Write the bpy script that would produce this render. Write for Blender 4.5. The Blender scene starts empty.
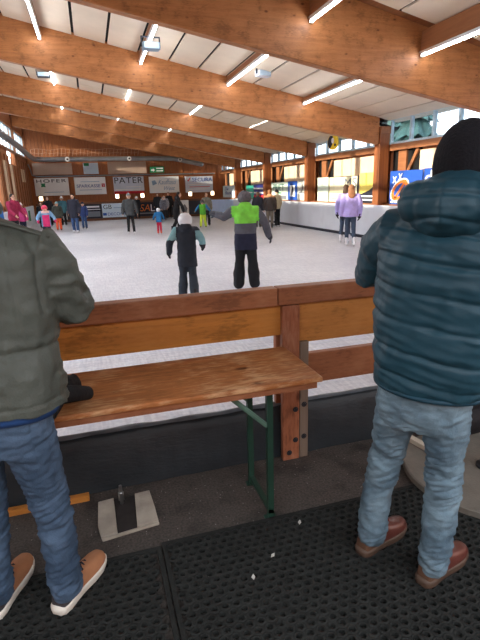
import bpy, bmesh, math, random
from mathutils import Vector, Matrix, noise
random.seed(7)
SC = bpy.context.scene
COL = SC.collection
R = math.radians
V = Vector

# ------------------------------------------------------------------ materials
def lin(c):
    return tuple(((v/255)/12.92 if v/255 <= .04045 else ((v/255+.055)/1.055)**2.4) for v in c)
MATS = {}
def mat(name, rgb, rough=.6, var=.15, scale=6, stretch=(1,1,1), bump=0, bscale=40, metal=0, rgb2=None, spec=.4, emit=0, coat=0, det=6):
    if name in MATS: return MATS[name]
    m = bpy.data.materials.new(name); m.use_nodes = True
    nt = m.node_tree; N = nt.nodes; L = nt.links
    b = N['Principled BSDF']
    b.inputs['Roughness'].default_value = rough; b.inputs['Metallic'].default_value = metal
    b.inputs['Specular IOR Level'].default_value = spec
    c = lin(rgb)
    c2 = lin(rgb2) if rgb2 else tuple(min(1, v*(1+var)) for v in c)
    c1 = tuple(v*(1-var) for v in c)
    tc = N.new('ShaderNodeTexCoord'); mp = N.new('ShaderNodeMapping')
    mp.inputs['Scale'].default_value = stretch
    L.new(tc.outputs['Object'], mp.inputs['Vector'])
    nz = N.new('ShaderNodeTexNoise'); nz.inputs['Scale'].default_value = scale; nz.inputs['Detail'].default_value = det
    L.new(mp.outputs['Vector'], nz.inputs['Vector'])
    rp = N.new('ShaderNodeValToRGB')
    rp.color_ramp.elements[0].position = .33; rp.color_ramp.elements[1].position = .67
    rp.color_ramp.elements[0].color = (*c1,1); rp.color_ramp.elements[1].color = (*c2,1)
    L.new(nz.outputs['Fac'], rp.inputs['Fac']); L.new(rp.outputs['Color'], b.inputs['Base Color'])
    if bump:
        n2 = N.new('ShaderNodeTexNoise'); n2.inputs['Scale'].default_value = bscale; n2.inputs['Detail'].default_value = 4
        L.new(mp.outputs['Vector'], n2.inputs['Vector'])
        bp = N.new('ShaderNodeBump'); bp.inputs['Strength'].default_value = bump; bp.inputs['Distance'].default_value = .01
        L.new(n2.outputs['Fac'], bp.inputs['Height']); L.new(bp.outputs['Normal'], b.inputs['Normal'])
    if emit:
        b.inputs['Emission Color'].default_value = (*c,1); b.inputs['Emission Strength'].default_value = emit
    if coat: b.inputs['Coat Weight'].default_value = coat; b.inputs['Coat Roughness'].default_value = .25
    MATS[name] = m
    return m

def wood(name, rgb, axis=0, var=.3, rough=.55, knots=True, scale=3.0, coat=0, bump=.15, wear=None, wearamt=.5):
    """planed timber: fibres stretched along AXIS, growth bands and scattered dark knots"""
    if name in MATS: return MATS[name]
    m = bpy.data.materials.new(name); m.use_nodes = True
    nt = m.node_tree; N = nt.nodes; L = nt.links; b = N['Principled BSDF']
    b.inputs['Roughness'].default_value = rough; b.inputs['Specular IOR Level'].default_value = .35
    if coat: b.inputs['Coat Weight'].default_value = coat; b.inputs['Coat Roughness'].default_value = .3
    tc = N.new('ShaderNodeTexCoord'); mp = N.new('ShaderNodeMapping')
    s = [6,6,6]; s[axis] = .45; mp.inputs['Scale'].default_value = s
    L.new(tc.outputs['Object'], mp.inputs['Vector'])
    nz = N.new('ShaderNodeTexNoise'); nz.inputs['Scale'].default_value = scale; nz.inputs['Detail'].default_value = 7; nz.inputs['Distortion'].default_value = .6
    L.new(mp.outputs['Vector'], nz.inputs['Vector'])
    rp = N.new('ShaderNodeValToRGB'); c = lin(rgb); e = rp.color_ramp.elements
    e[0].position = .25; e[1].position = .75
    e[0].color = (*[v*(1-var)*(.92 if i else 1) for i, v in enumerate(c)],1); e[1].color = (*[min(1,v*(1+var)) for v in c],1)
    mid = e.new(.5); mid.color = (*c,1)
    L.new(nz.outputs['Fac'], rp.inputs['Fac'])
    out = rp.outputs['Color']
    if knots:
        m2 = N.new('ShaderNodeMapping'); s2 = [3.2,3.2,3.2]; s2[axis] = 1.7; m2.inputs['Scale'].default_value = s2
        L.new(tc.outputs['Object'], m2.inputs['Vector'])
        vo = N.new('ShaderNodeTexVoronoi'); vo.inputs['Scale'].default_value = 1.6
        L.new(m2.outputs['Vector'], vo.inputs['Vector'])
        r2 = N.new('ShaderNodeValToRGB'); r2.color_ramp.elements[0].position = .05; r2.color_ramp.elements[1].position = .12
        r2.color_ramp.elements[0].color = (.35,.28,.25,1); r2.color_ramp.elements[1].color = (1,1,1,1)
        L.new(vo.outputs['Distance'], r2.inputs['Fac'])
        mx = N.new('ShaderNodeMix'); mx.data_type = 'RGBA'; mx.blend_type = 'MULTIPLY'; mx.inputs['Factor'].default_value = 1
        L.new(out, mx.inputs['A']); L.new(r2.outputs['Color'], mx.inputs['B']); out = mx.outputs['Result']
    if wear:
        m3 = N.new('ShaderNodeMapping'); s3 = [30,30,30]; s3[axis] = 7; m3.inputs['Scale'].default_value = s3
        L.new(tc.outputs['Object'], m3.inputs['Vector'])
        n3 = N.new('ShaderNodeTexNoise'); n3.inputs['Scale'].default_value = 2.2; n3.inputs['Detail'].default_value = 6; n3.inputs['Roughness'].default_value = .65
        L.new(m3.outputs['Vector'], n3.inputs['Vector'])
        n4 = N.new('ShaderNodeTexNoise'); n4.inputs['Scale'].default_value = 4.5; n4.inputs['Detail'].default_value = 3; L.new(tc.outputs['Object'], n4.inputs['Vector'])
        ad = N.new('ShaderNodeMath'); ad.operation = 'ADD'; L.new(n3.outputs['Fac'], ad.inputs[0]); L.new(n4.outputs['Fac'], ad.inputs[1])
        mr = N.new('ShaderNodeMapRange'); mr.inputs['From Min'].default_value = 1.02; mr.inputs['From Max'].default_value = 1.25; mr.inputs['To Max'].default_value = wearamt
        L.new(ad.outputs[0], mr.inputs['Value'])
        mw = N.new('ShaderNodeMix'); mw.data_type = 'RGBA'; L.new(mr.outputs[0], mw.inputs['Factor']); L.new(out, mw.inputs['A']); mw.inputs['B'].default_value = (*lin(wear),1); out = mw.outputs['Result']
        m5 = N.new('ShaderNodeMapRange'); m5.inputs['From Min'].default_value = .95; m5.inputs['From Max'].default_value = .78; m5.inputs['To Max'].default_value = .6
        L.new(ad.outputs[0], m5.inputs['Value'])
        md = N.new('ShaderNodeMix'); md.data_type = 'RGBA'; L.new(m5.outputs[0], md.inputs['Factor']); L.new(out, md.inputs['A']); md.inputs['B'].default_value = (*[v*.4 for v in c],1); out = md.outputs['Result']
    L.new(out, b.inputs['Base Color'])
    if bump:
        bp = N.new('ShaderNodeBump'); bp.inputs['Strength'].default_value = bump; bp.inputs['Distance'].default_value = .004
        L.new(nz.outputs['Fac'], bp.inputs['Height']); L.new(bp.outputs['Normal'], b.inputs['Normal'])
    MATS[name] = m
    return m

# ------------------------------------------------------------------ object helpers
def setp(o, label=None, cat=None, group=None, kind=None):
    if label: o['label'] = label
    if cat: o['category'] = cat
    if group: o['group'] = group
    if kind: o['kind'] = kind
    return o
def link(name, me, parent=None, loc=(0,0,0), rot=(0,0,0)):
    o = bpy.data.objects.new(name, me); COL.objects.link(o)
    o.location = loc; o.rotation_euler = rot
    if parent: o.parent = parent
    return o
def thing(name, label, cat, loc=(0,0,0), rz=0, group=None):
    o = bpy.data.objects.new(name, None); COL.objects.link(o); o.empty_display_size = .1
    o.location = loc; o.rotation_euler = (0,0,rz)
    return setp(o, label, cat, group)
def bm_obj(name, bm, mats, parent=None, smooth=False, loc=(0,0,0), rot=(0,0,0), bevel=0):
    me = bpy.data.meshes.new(name); bmesh.ops.recalc_face_normals(bm, faces=bm.faces); 
    if bevel: bmesh.ops.bevel(bm, geom=list(bm.edges), offset=bevel, segments=2, affect='EDGES', profile=.6)
    bm.to_mesh(me); bm.free()
    for m in (mats if isinstance(mats,(list,tuple)) else [mats]): me.materials.append(m)
    if smooth: me.polygons.foreach_set('use_smooth', [True]*len(me.polygons))
    return link(name, me, parent, loc, rot)
def box(bm, x0,x1,y0,y1,z0,z1, mi=0):
    vs = [bm.verts.new(p) for p in ((x0,y0,z0),(x1,y0,z0),(x1,y1,z0),(x0,y1,z0),(x0,y0,z1),(x1,y0,z1),(x1,y1,z1),(x0,y1,z1))]
    fs = []
    for f in ((3,2,1,0),(4,5,6,7),(0,1,5,4),(1,2,6,5),(2,3,7,6),(3,0,4,7)):
        fc = bm.faces.new([vs[i] for i in f]); fc.material_index = mi; fs.append(fc)
    return vs
def hexa(bm, pts, mi=0):
    """8 points, bottom ring then top ring"""
    vs = [bm.verts.new(p) for p in pts]
    for f in ((3,2,1,0),(4,5,6,7),(0,1,5,4),(1,2,6,5),(2,3,7,6),(3,0,4,7)):
        bm.faces.new([vs[i] for i in f]).material_index = mi
def boxobj(name, x0,x1,y0,y1,z0,z1, m, parent=None, bevel=0):
    bm = bmesh.new(); box(bm,x0,x1,y0,y1,z0,z1); return bm_obj(name,bm,m,parent,bevel=bevel)
def struct(name, bm, m): return setp(bm_obj(name, bm, m), kind='structure')
def tube(bm, pts, rad, seg=12, cap=True, squash=None, mi=0):
    """closed tube along PTS; each radius a number or (across, depth); SQUASH = direction of the depth radius"""
    pts = [V(p) for p in pts]; n = len(pts)
    if not isinstance(rad,(list,tuple)): rad = [rad]*n
    rad = [(r,r) if not isinstance(r,(list,tuple)) else r for r in rad]
    tan = []
    for i in range(n):
        t = (pts[min(i+1,n-1)]-pts[max(i-1,0)]); tan.append(t.normalized() if t.length > 1e-9 else V((0,0,1)))
    ref = V(squash) if squash else (V((0,1,0)) if abs(tan[0].y) < .9 else V((1,0,0)))
    frames = []
    for t in tan:
        d = ref - t*ref.dot(t)
        if d.length < 1e-3: d = V((1,0,0)) - t*t.x
        d.normalize(); a = d.cross(t).normalized(); frames.append((a,d)); ref = d if not squash else ref
    rings = []
    def ring(c, a, d, ra, rd): rings.append([bm.verts.new(c + a*(ra*math.cos(2*math.pi*k/seg)) + d*(rd*math.sin(2*math.pi*k/seg))) for k in range(seg)])
    if cap:
        for an in (75,45,20):
            r0 = min(rad[0]); ring(pts[0]-tan[0]*r0*math.sin(R(an)), *frames[0], rad[0][0]*math.cos(R(an)), rad[0][1]*math.cos(R(an)))
    for i in range(n): ring(pts[i], *frames[i], *rad[i])
    if cap:
        for an in (20,45,75):
            r0 = min(rad[-1]); ring(pts[-1]+tan[-1]*r0*math.sin(R(an)), *frames[-1], rad[-1][0]*math.cos(R(an)), rad[-1][1]*math.cos(R(an)))
    for a, b in zip(rings, rings[1:]):
        for k in range(seg): bm.faces.new((a[k],a[(k+1)%seg],b[(k+1)%seg],b[k])).material_index = mi
    bm.faces.new(rings[0][::-1]).material_index = mi; bm.faces.new(rings[-1]).material_index = mi
def loft(bm, rings, seg=28, n=2.4):
    """horizontal superellipse rings (z, cx, cy, rx, ry)"""
    rs = []
    for (z,cx,cy,rx,ry) in rings:
        q = []
        for k in range(seg):
            a = 2*math.pi*k/seg; c, s = math.cos(a), math.sin(a)
            q.append(bm.verts.new((cx+rx*math.copysign(abs(c)**(2/n),c), cy+ry*math.copysign(abs(s)**(2/n),s), z)))
        rs.append(q)
    for a, b in zip(rs, rs[1:]):
        for k in range(seg): bm.faces.new((a[k],a[(k+1)%seg],b[(k+1)%seg],b[k]))
    bm.faces.new(rs[0][::-1]); bm.faces.new(rs[-1])
def ell(bm, c, r, rot=None, seg=18):
    M = Matrix.Translation(c) @ (rot if rot else Matrix.Identity(4)) @ Matrix.Diagonal((*r,1))
    bmesh.ops.create_uvsphere(bm, u_segments=seg, v_segments=max(8,seg*2//3), radius=1, matrix=M)
def fuse(name, bm, voxel, mats, parent, smooth=5, matfn=None, deform=None):
    """melt overlapping closed shapes into ONE continuous surface"""
    bmesh.ops.recalc_face_normals(bm, faces=bm.faces)
    me = bpy.data.meshes.new(name+'_raw'); bm.to_mesh(me); bm.free()
    o = bpy.data.objects.new(name+'_raw', me); COL.objects.link(o)
    rm = o.modifiers.new('r','REMESH'); rm.mode = 'VOXEL'; rm.voxel_size = voxel
    if smooth:
        sm = o.modifiers.new('s','SMOOTH'); sm.factor = .5; sm.iterations = smooth
    dg = bpy.context.evaluated_depsgraph_get()
    out = bpy.data.meshes.new_from_object(o.evaluated_get(dg)); out.name = name
    bpy.data.objects.remove(o); bpy.data.meshes.remove(me)
    out.materials.clear()
    for m in (mats if isinstance(mats,(list,tuple)) else [mats]): out.materials.append(m)
    if deform:
        nr = [v.normal.copy() for v in out.vertices]
        for v, nn in zip(out.vertices, nr): v.co += nn*deform(v.co, nn)
    if matfn:
        for p in out.polygons: p.material_index = matfn(p.center, p.normal)
    out.polygons.foreach_set('use_smooth', [True]*len(out.polygons)); out.update()
    return link(name, out, parent)
def text(name, s, m, parent, w, h, loc, rot, ext=.004, shear=0, spacing=1):
    cu = bpy.data.curves.new(name,'FONT'); cu.body = s; cu.align_x = 'CENTER'; cu.align_y = 'CENTER'; cu.extrude = ext; cu.shear = shear; cu.space_character = spacing
    o = bpy.data.objects.new(name, cu); COL.objects.link(o)
    dg = bpy.context.evaluated_depsgraph_get(); me = bpy.data.meshes.new_from_object(o.evaluated_get(dg))
    bpy.data.objects.remove(o); bpy.data.curves.remove(cu)
    xs = [v.co.x for v in me.vertices]; ys = [v.co.y for v in me.vertices]
    x0,x1,y0,y1 = min(xs),max(xs),min(ys),max(ys)
    for v in me.vertices:
        v.co.x = (v.co.x-(x0+x1)/2)*w/(x1-x0); v.co.y = (v.co.y-(y0+y1)/2)*h/(y1-y0)
    me.materials.clear(); me.materials.append(m)
    return link(name, me, parent, loc, rot)

# ------------------------------------------------------------------ palette
M_beam = wood('glulam', (178,116,68), axis=0, var=.22, rough=.5, wear=(198,138,88), wearamt=.3)
M_post = wood('post_timber', (138,82,46), axis=2, var=.25)
M_purlin = wood('board_brown', (142,90,55), axis=1, var=.2, knots=False)
M_wallwood = wood('wall_boarding', (170,108,68), axis=2, var=.25, knots=False, scale=5)
M_trimwood = wood('trim_timber', (150,98,62), axis=1, var=.2, knots=False)
M_rail = wood('rail_timber', (150,96,64), axis=0, var=.22, rough=.45, wear=(186,132,98), wearamt=.4)
M_plank = wood('plank_timber', (188,124,58), axis=0, var=.22, rough=.4, wear=(206,142,78), wearamt=.35)
M_plank2 = wood('plank_red', (146,92,62), axis=0, var=.22, rough=.45, wear=(180,124,88), wearamt=.35)
M_railpost = wood('rail_post', (150,92,64), axis=2, var=.2, rough=.5, wear=(186,136,108), wearamt=.4)
M_greywood = wood('weathered_batten', (120,104,90), axis=2, var=.2)
M_table = wood('table_wood', (162,102,58), axis=0, var=.3, rough=.36, scale=4.5, wear=(214,172,128), wearamt=.75)
M_panel = mat('ceiling_panel', (226,208,184), .8, .04, 2)
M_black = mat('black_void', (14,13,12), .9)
M_white = mat('white_board', (226,230,236), .45, .03, 2)
M_beige = mat('beige_board', (226,200,170), .6, .05, 2)
M_beige2 = mat('far_beige_board', (198,172,152), .6, .05, 2)
M_metal = mat('galvanised', (170,178,186), .35, .1, 3, metal=.8)
M_steel = mat('steel', (190,190,190), .3, .08, 20, metal=1)
M_dark = mat('dark_metal', (38,40,44), .5)
M_green = mat('green_steel', (34,62,50), .45, .15, 12)
M_tube = mat('lamp_tube', (240,246,255), .4, 0, emit=16)
M_alu = mat('lamp_housing', (206,206,204), .35, .03, metal=.5)
M_glass = None
# ------------------------------------------------------------------ dimensions
ICE = -.15
YK = [8.6, 13.9, 19.2, 24.4, 29.7]
XL, XR = -3.5, 8.9
LOW = lambda x: 4.40-.188*x

def ice_mat():
    m = bpy.data.materials.new('ice'); m.use_nodes = True; nt = m.node_tree; N = nt.nodes; L = nt.links; b = N['Principled BSDF']
    tc = N.new('ShaderNodeTexCoord'); out = None
    def nz(scale, stretch, rotz, det=6):
        mp = N.new('ShaderNodeMapping'); mp.inputs['Scale'].default_value = stretch; mp.inputs['Rotation'].default_value = (0,0,rotz)
        L.new(tc.outputs['Object'], mp.inputs['Vector'])
        n = N.new('ShaderNodeTexNoise'); n.inputs['Scale'].default_value = scale; n.inputs['Detail'].default_value = det
        L.new(mp.outputs['Vector'], n.inputs['Vector']); return n.outputs['Fac']
    a = nz(3, (1,8,1), .5); c = nz(5, (7,.8,1), .3); d = nz(.35,(1,1,1),0,3); e = nz(26,(1,1,1),0)
    s = N.new('ShaderNodeMath'); s.operation = 'ADD'; L.new(a, s.inputs[0]); L.new(c, s.inputs[1])
    s2 = N.new('ShaderNodeMath'); s2.operation = 'ADD'; L.new(s.outputs[0], s2.inputs[0]); L.new(e, s2.inputs[1])
    s3 = N.new('ShaderNodeMath'); s3.operation = 'ADD'; L.new(s2.outputs[0], s3.inputs[0]); L.new(d, s3.inputs[1])
    rp = N.new('ShaderNodeValToRGB'); mr = N.new('ShaderNodeMapRange'); mr.inputs['From Min'].default_value = 1.5; mr.inputs['From Max'].default_value = 2.5
    L.new(s3.outputs[0], mr.inputs['Value']); L.new(mr.outputs[0], rp.inputs['Fac'])
    rp.color_ramp.elements[0].color = (*lin((186,189,201)),1); rp.color_ramp.elements[1].color = (*lin((242,243,247)),1)
    L.new(rp.outputs['Color'], b.inputs['Base Color'])
    r2 = N.new('ShaderNodeMapRange'); r2.inputs['To Min'].default_value = .3; r2.inputs['To Max'].default_value = .6
    L.new(mr.outputs[0], r2.inputs['Value']); L.new(r2.outputs[0], b.inputs['Roughness'])
    bp = N.new('ShaderNodeBump'); bp.inputs['Strength'].default_value = .25; bp.inputs['Distance'].default_value = .01
    L.new(s2.outputs[0], bp.inputs['Height']); L.new(bp.outputs['Normal'], b.inputs['Normal'])
    return m
def asphalt_mat():
    m = bpy.data.materials.new('asphalt'); m.use_nodes = True; nt = m.node_tree; N = nt.nodes; L = nt.links; b = N['Principled BSDF']
    b.inputs['Roughness'].default_value = .8
    tc = N.new('ShaderNodeTexCoord')
    def ramp(tex, p0, p1, c0, c1):
        r = N.new('ShaderNodeValToRGB'); r.color_ramp.elements[0].position = p0; r.color_ramp.elements[1].position = p1
        r.color_ramp.elements[0].color = (*c0,1); r.color_ramp.elements[1].color = (*c1,1); L.new(tex, r.inputs['Fac']); return r.outputs['Color']
    n1 = N.new('ShaderNodeTexNoise'); n1.inputs['Scale'].default_value = 90; n1.inputs['Detail'].default_value = 5; L.new(tc.outputs['Object'], n1.inputs['Vector'])
    base = ramp(n1.outputs['Fac'], .3, .72, lin((52,47,43)), lin((90,81,74)))
    n2 = N.new('ShaderNodeTexNoise'); n2.inputs['Scale'].default_value = 5; n2.inputs['Detail'].default_value = 4; L.new(tc.outputs['Object'], n2.inputs['Vector'])
    st = ramp(n2.outputs['Fac'], .32, .5, (.45,.43,.42), (1,1,1))
    mx = N.new('ShaderNodeMix'); mx.data_type = 'RGBA'; mx.blend_type = 'MULTIPLY'; mx.inputs['Factor'].default_value = 1
    L.new(base, mx.inputs['A']); L.new(st, mx.inputs['B'])
    vo = N.new('ShaderNodeTexVoronoi'); vo.inputs['Scale'].default_value = 30; L.new(tc.outputs['Object'], vo.inputs['Vector'])
    sp = ramp(vo.outputs['Distance'], .06, .1, (1,1,1), (0,0,0))
    m2 = N.new('ShaderNodeMix'); m2.data_type = 'RGBA'; L.new(sp, m2.inputs['Factor']); L.new(mx.outputs['Result'], m2.inputs['A']); m2.inputs['B'].default_value = (*lin((150,146,140)),1)
    L.new(m2.outputs['Result'], b.inputs['Base Color'])
    bp = N.new('ShaderNodeBump'); bp.inputs['Strength'].default_value = .5; bp.inputs['Distance'].default_value = .006
    L.new(n1.outputs['Fac'], bp.inputs['Height']); L.new(bp.outputs['Normal'], b.inputs['Normal'])
    return m

# ------------------------------------------------------------------ the hall shell
def shell():
    bm = bmesh.new(); box(bm,-9,12,-9,2.46,-.12,0); struct('floor', bm, asphalt_mat())
    bm = bmesh.new(); box(bm,XL-.3,XR+.5,2.47,34.6,ICE-.1,ICE); struct('floor_ice', bm, ice_mat())
    bm = bmesh.new(); box(bm,-60,80,-60,90,-.5,-.3); struct('ground', bm, mat('snowy_ground',(214,220,228),.9,.08,.4))
    # ceiling: panel slabs per bay over a dark void
    bm = bmesh.new()
    bays = [(3.0,8.15,5.66,.22),(8.7,13.8,5.33,.207),(14.0,19.1,5.07,.2),(19.3,24.3,5.04,.2),(24.5,29.6,5.04,.2),(29.8,34.4,5.04,.2)]
    for i,(y0,y1,z0,sl) in enumerate(bays):
        x = -.76-2.333*2+.777
        cuts = [(y0,y1)] if i < 2 else [(y0,y1-.95),(y1-.9,y1)]
        xs = [-3.6]
        while x < 9.4:
            if x > -3.3: xs.append(x)
            x += .7777
        xs.append(9.4)
        for a,b in zip(xs,xs[1:]):
            for c,d in cuts:
                za, zb = z0-sl*(a+.02), z0-sl*(b-.02)
                hexa(bm, [(a+.03,c,za),(b-.03,c,zb),(b-.03,d,zb),(a+.03,d,za),(a+.03,c,za+.03),(b-.03,c,zb+.03),(b-.03,d,zb+.03),(a+.03,d,za+.03)], 0)
        c, d = y0-.1, y1+.1
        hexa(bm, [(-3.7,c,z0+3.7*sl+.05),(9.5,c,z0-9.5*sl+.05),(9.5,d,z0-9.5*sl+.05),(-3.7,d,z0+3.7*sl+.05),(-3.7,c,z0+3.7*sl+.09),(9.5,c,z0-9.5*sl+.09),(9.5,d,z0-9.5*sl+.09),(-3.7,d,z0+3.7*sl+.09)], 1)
    # board strip in front of the nearest beam
    hexa(bm, [(-3.6,8.15,5.78+.8),(9.4,8.15,5.72-.22*9.4),(9.4,8.5,5.72-.22*9.4),(-3.6,8.5,5.78+.8),(-3.6,8.15,6.62),(9.4,8.15,3.7),(9.4,8.5,3.7),(-3.6,8.5,6.62)], 2)
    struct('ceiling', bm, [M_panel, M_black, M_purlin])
    bm = bmesh.new()
    hexa(bm, [(-4.2,2.9,6.85),(10.2,2.9,3.75),(10.2,35,3.75),(-4.2,35,6.85),(-4.2,2.9,7.05),(10.2,2.9,3.95),(10.2,35,3.95),(-4.2,35,7.05)])
    struct('roof', bm, M_purlin)
    # unseen canopy added over the spectators' side to shade and shape its light
    bm = bmesh.new(); box(bm,-6,9,-.5,2.9,3.0,3.12); box(bm,-6,10.2,2.75,2.9,3.12,6.0)
    struct('ceiling_shade_canopy', bm, M_purlin)
    # far wall: vertical boarding, darker service gap under the banners
    bm = bmesh.new()
    for k in range(64):
        x = -3.6+k*.205; box(bm,x,x+.195,34.42-.012*(k%2),34.5,ICE,6.4)
    box(bm,-3.7,9.6,34.5,34.6,ICE-.3,6.6)
    box(bm,-3.6,9.4,34.3,34.42,.85,1.02,1)
    for x in (-3.45,-1.0,1.35,3.8,6.25,8.6): box(bm,x-.1,x+.1,34.39,34.42,ICE,4.6,1)
    struct('wall_back', bm, [M_wallwood, wood('wall_stud',(176,112,66),axis=2,var=.15,knots=False)])
    # left wall: solid at the foot, clerestory strip open to the sky between studs
    bm = bmesh.new()
    box(bm,XL-.3,XL-.1,2.6,34.6,ICE-.3,1.1); box(bm,XL-.3,XL-.1,23.4,26.6,1.1,3.75); box(bm,XL-.3,XL-.1,26.6,29.2,1.1,3.05); box(bm,XL-.3,XL-.1,29.2,34.6,1.1,3.75); box(bm,XL-.3,XL-.1,2.6,23.4,3.6,3.75); box(bm,XL-.3,XL-.1,2.6,34.6,4.95,6.9)  # near opening, out of view, and far notch added to admit skylight and sun
    for y in [2.7]+YK+[34.4]: box(bm,XL-.34,XL-.06,y-.15,y+.15,ICE,6.5,1)
    for k in range(11):
        y = 23.4+k; box(bm,XL-.1,XL-.04,y,y+.12,.9,3.4,1)
    for y0,y1,z0,z1 in ((26.5,27.6,1.2,3.0),(30.6,32.2,2.25,2.95),(24.8,25.7,1.2,3.1)): box(bm,XL-.1,XL-.05,y0,y1,z0,z1,2)
    box(bm,XL-.12,XL-.02,2.6,34.4,3.62,3.75,1)
    struct('wall_left', bm, [M_wallwood, M_trimwood, M_beige])
    bm = bmesh.new(); box(bm,-11,-10.6,-14,40,-.4,4.3); struct('wall_sun_block', bm, mat('render_white',(214,210,202),.9,.05,1))  # unseen wall added outdoors to block low sun from the left opening
    bm = bmesh.new(); box(bm,-6.1,-6,-7,2.6,-.1,3.1); box(bm,9,9.1,-7,2.6,-.1,3.1); box(bm,-6,9,-5,-4.9,-.1,3.6); struct('wall_light_block', bm, M_wallwood)  # unseen side and back walls added to block sun and low sky light
    # right wall: outer skin, sill rail, recessed beige boards
    bm = bmesh.new()
    box(bm,9.42,9.5,2.6,34.6,ICE-.3,2.62)
    for y0,y1 in zip([3.3]+YK, YK+[34.4]):
        a, b = y0+.75, y1-1.35
        mid = a+(b-a)*.58
        box(bm,9.34,9.42,a,mid-.012,.9,2.5,1); box(bm,9.34,9.42,mid+.012,b,.9,2.5,1)
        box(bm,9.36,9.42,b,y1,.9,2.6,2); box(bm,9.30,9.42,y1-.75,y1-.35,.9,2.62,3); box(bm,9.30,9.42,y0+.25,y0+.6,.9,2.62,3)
    box(bm,9.1,9.5,2.6,34.5,2.62,2.74,3); box(bm,9.11,9.2,2.6,34.5,2.56,2.62,3)
    box(bm,8.9,9.42,2.6,34.5,.86,.955,3)
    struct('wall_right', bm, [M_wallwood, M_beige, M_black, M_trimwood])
    # clerestory windows
    gl = bpy.data.materials.new('window_glass'); gl.use_nodes = True
    b = gl.node_tree.nodes['Principled BSDF']; b.inputs['Transmission Weight'].default_value = 1; b.inputs['Roughness'].default_value = .08; b.inputs['IOR'].default_value = 1.05
    b.inputs['Base Color'].default_value = (*lin((226,240,250)),1)
    MATS['glass'] = gl
    n = 1
    fr = mat('window_frame_paint',(176,196,206),.5)
    for y0,y1 in zip([3.4]+YK, YK+[34.3]):
        bm = bmesh.new(); a, b2 = y0+.17, y1-.17
        zt = 3.5
        box(bm,9.1,9.18,a,b2,2.74,2.8); box(bm,9.1,9.18,a,b2,zt-.06,zt)
        k = 5
        for i in range(k+1):
            y = a+(b2-a)*i/k; box(bm,9.09,9.19,max(a,y-.04),min(b2,y+.04),2.74,zt)
        w = struct('window_%d'%n, bm, fr)
        bm = bmesh.new(); box(bm,9.135,9.145,a,b2,2.8,zt-.06); bm_obj('pane', bm, gl, w)
        n += 1
    bm = bmesh.new(); box(bm,9.0,9.3,2.6,34.5,3.5,4.0); struct('trim_1', bm, M_trimwood)
    # left clerestory glazing
    n0 = n
    for y0,y1 in zip([2.7]+YK, YK+[34.4]):
        bm = bmesh.new()
        for i in range(6):
            y = y0+.15+(y1-y0-.3)*i/5; box(bm,XL-.24,XL-.16,y-.03,y+.03,3.75,4.95)
        box(bm,XL-.24,XL-.16,y0+.15,y1-.15,3.75,3.81); box(bm,XL-.24,XL-.16,y0+.15,y1-.15,4.89,4.95)
        struct('window_%d'%n, bm, fr); n += 1

NTH = ['nearest','second','third','fourth','fifth']
def beams():
    for i, y in enumerate(YK):
        top = 6.1 if i == 0 else 5.55
        bm = bmesh.new()
        n = 12
        for j in range(n):
            pass
        x0, x1 = -3.54, 8.74
        hexa(bm, [(x0,y-.1,LOW(x0)),(x1,y-.1,LOW(x1)),(x1,y+.1,LOW(x1)),(x0,y+.1,LOW(x0)),(x0,y-.1,top-.205*x0),(x1,y-.1,top-.205*x1),(x1,y+.1,top-.205*x1),(x0,y+.1,top-.205*x0)])
        bmesh.ops.bevel(bm, geom=list(bm.edges), offset=.012, segments=1, affect='EDGES')
        o = bm_obj('roof_beam', bm, M_beam)
        setp(o, 'brown laminated timber roof beam, %s of the five sloping over the ice'%NTH[i], 'beam', 'sloping roof beams', 'thing')
        # posts on the right wall
        p = thing('timber_post', 'square timber post on the right wall carrying the end of the %s roof beam'%NTH[i], 'post', (8.92,y,0), 0, 'posts of the right wall')
        bm = bmesh.new(); box(bm,-.17,.17,-.16,.16,ICE,3.27); bm_obj('post_shaft', bm, M_post, p, bevel=.012); p['kind'] = 'thing'
        bm = bmesh.new(); box(bm,-.172,.172,-.2,.2,3.06,3.27); bm_obj('post_head', bm, M_purlin, p)
    # diagonal braces beside the posts, in the recess
    for i, y in enumerate(YK[1:5]):
        bm = bmesh.new()
        a = V((9.28,y-1.3,2.55)); b = V((9.28,y-.75,1.75)); d = (b-a).normalized(); q = V((0,-d.z,d.y))*.055
        hexa(bm, [a-q, b-q, b-q+V((.06,0,0)), a-q+V((.06,0,0)), a+q, b+q, b+q+V((.06,0,0)), a+q+V((.06,0,0))])
        o = bm_obj('diagonal_brace', bm, M_trimwood)
        setp(o, 'slanting timber brace in the dark recess before the post of the %s roof beam'%NTH[i+1], 'brace', 'diagonal braces of the right wall')

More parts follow.
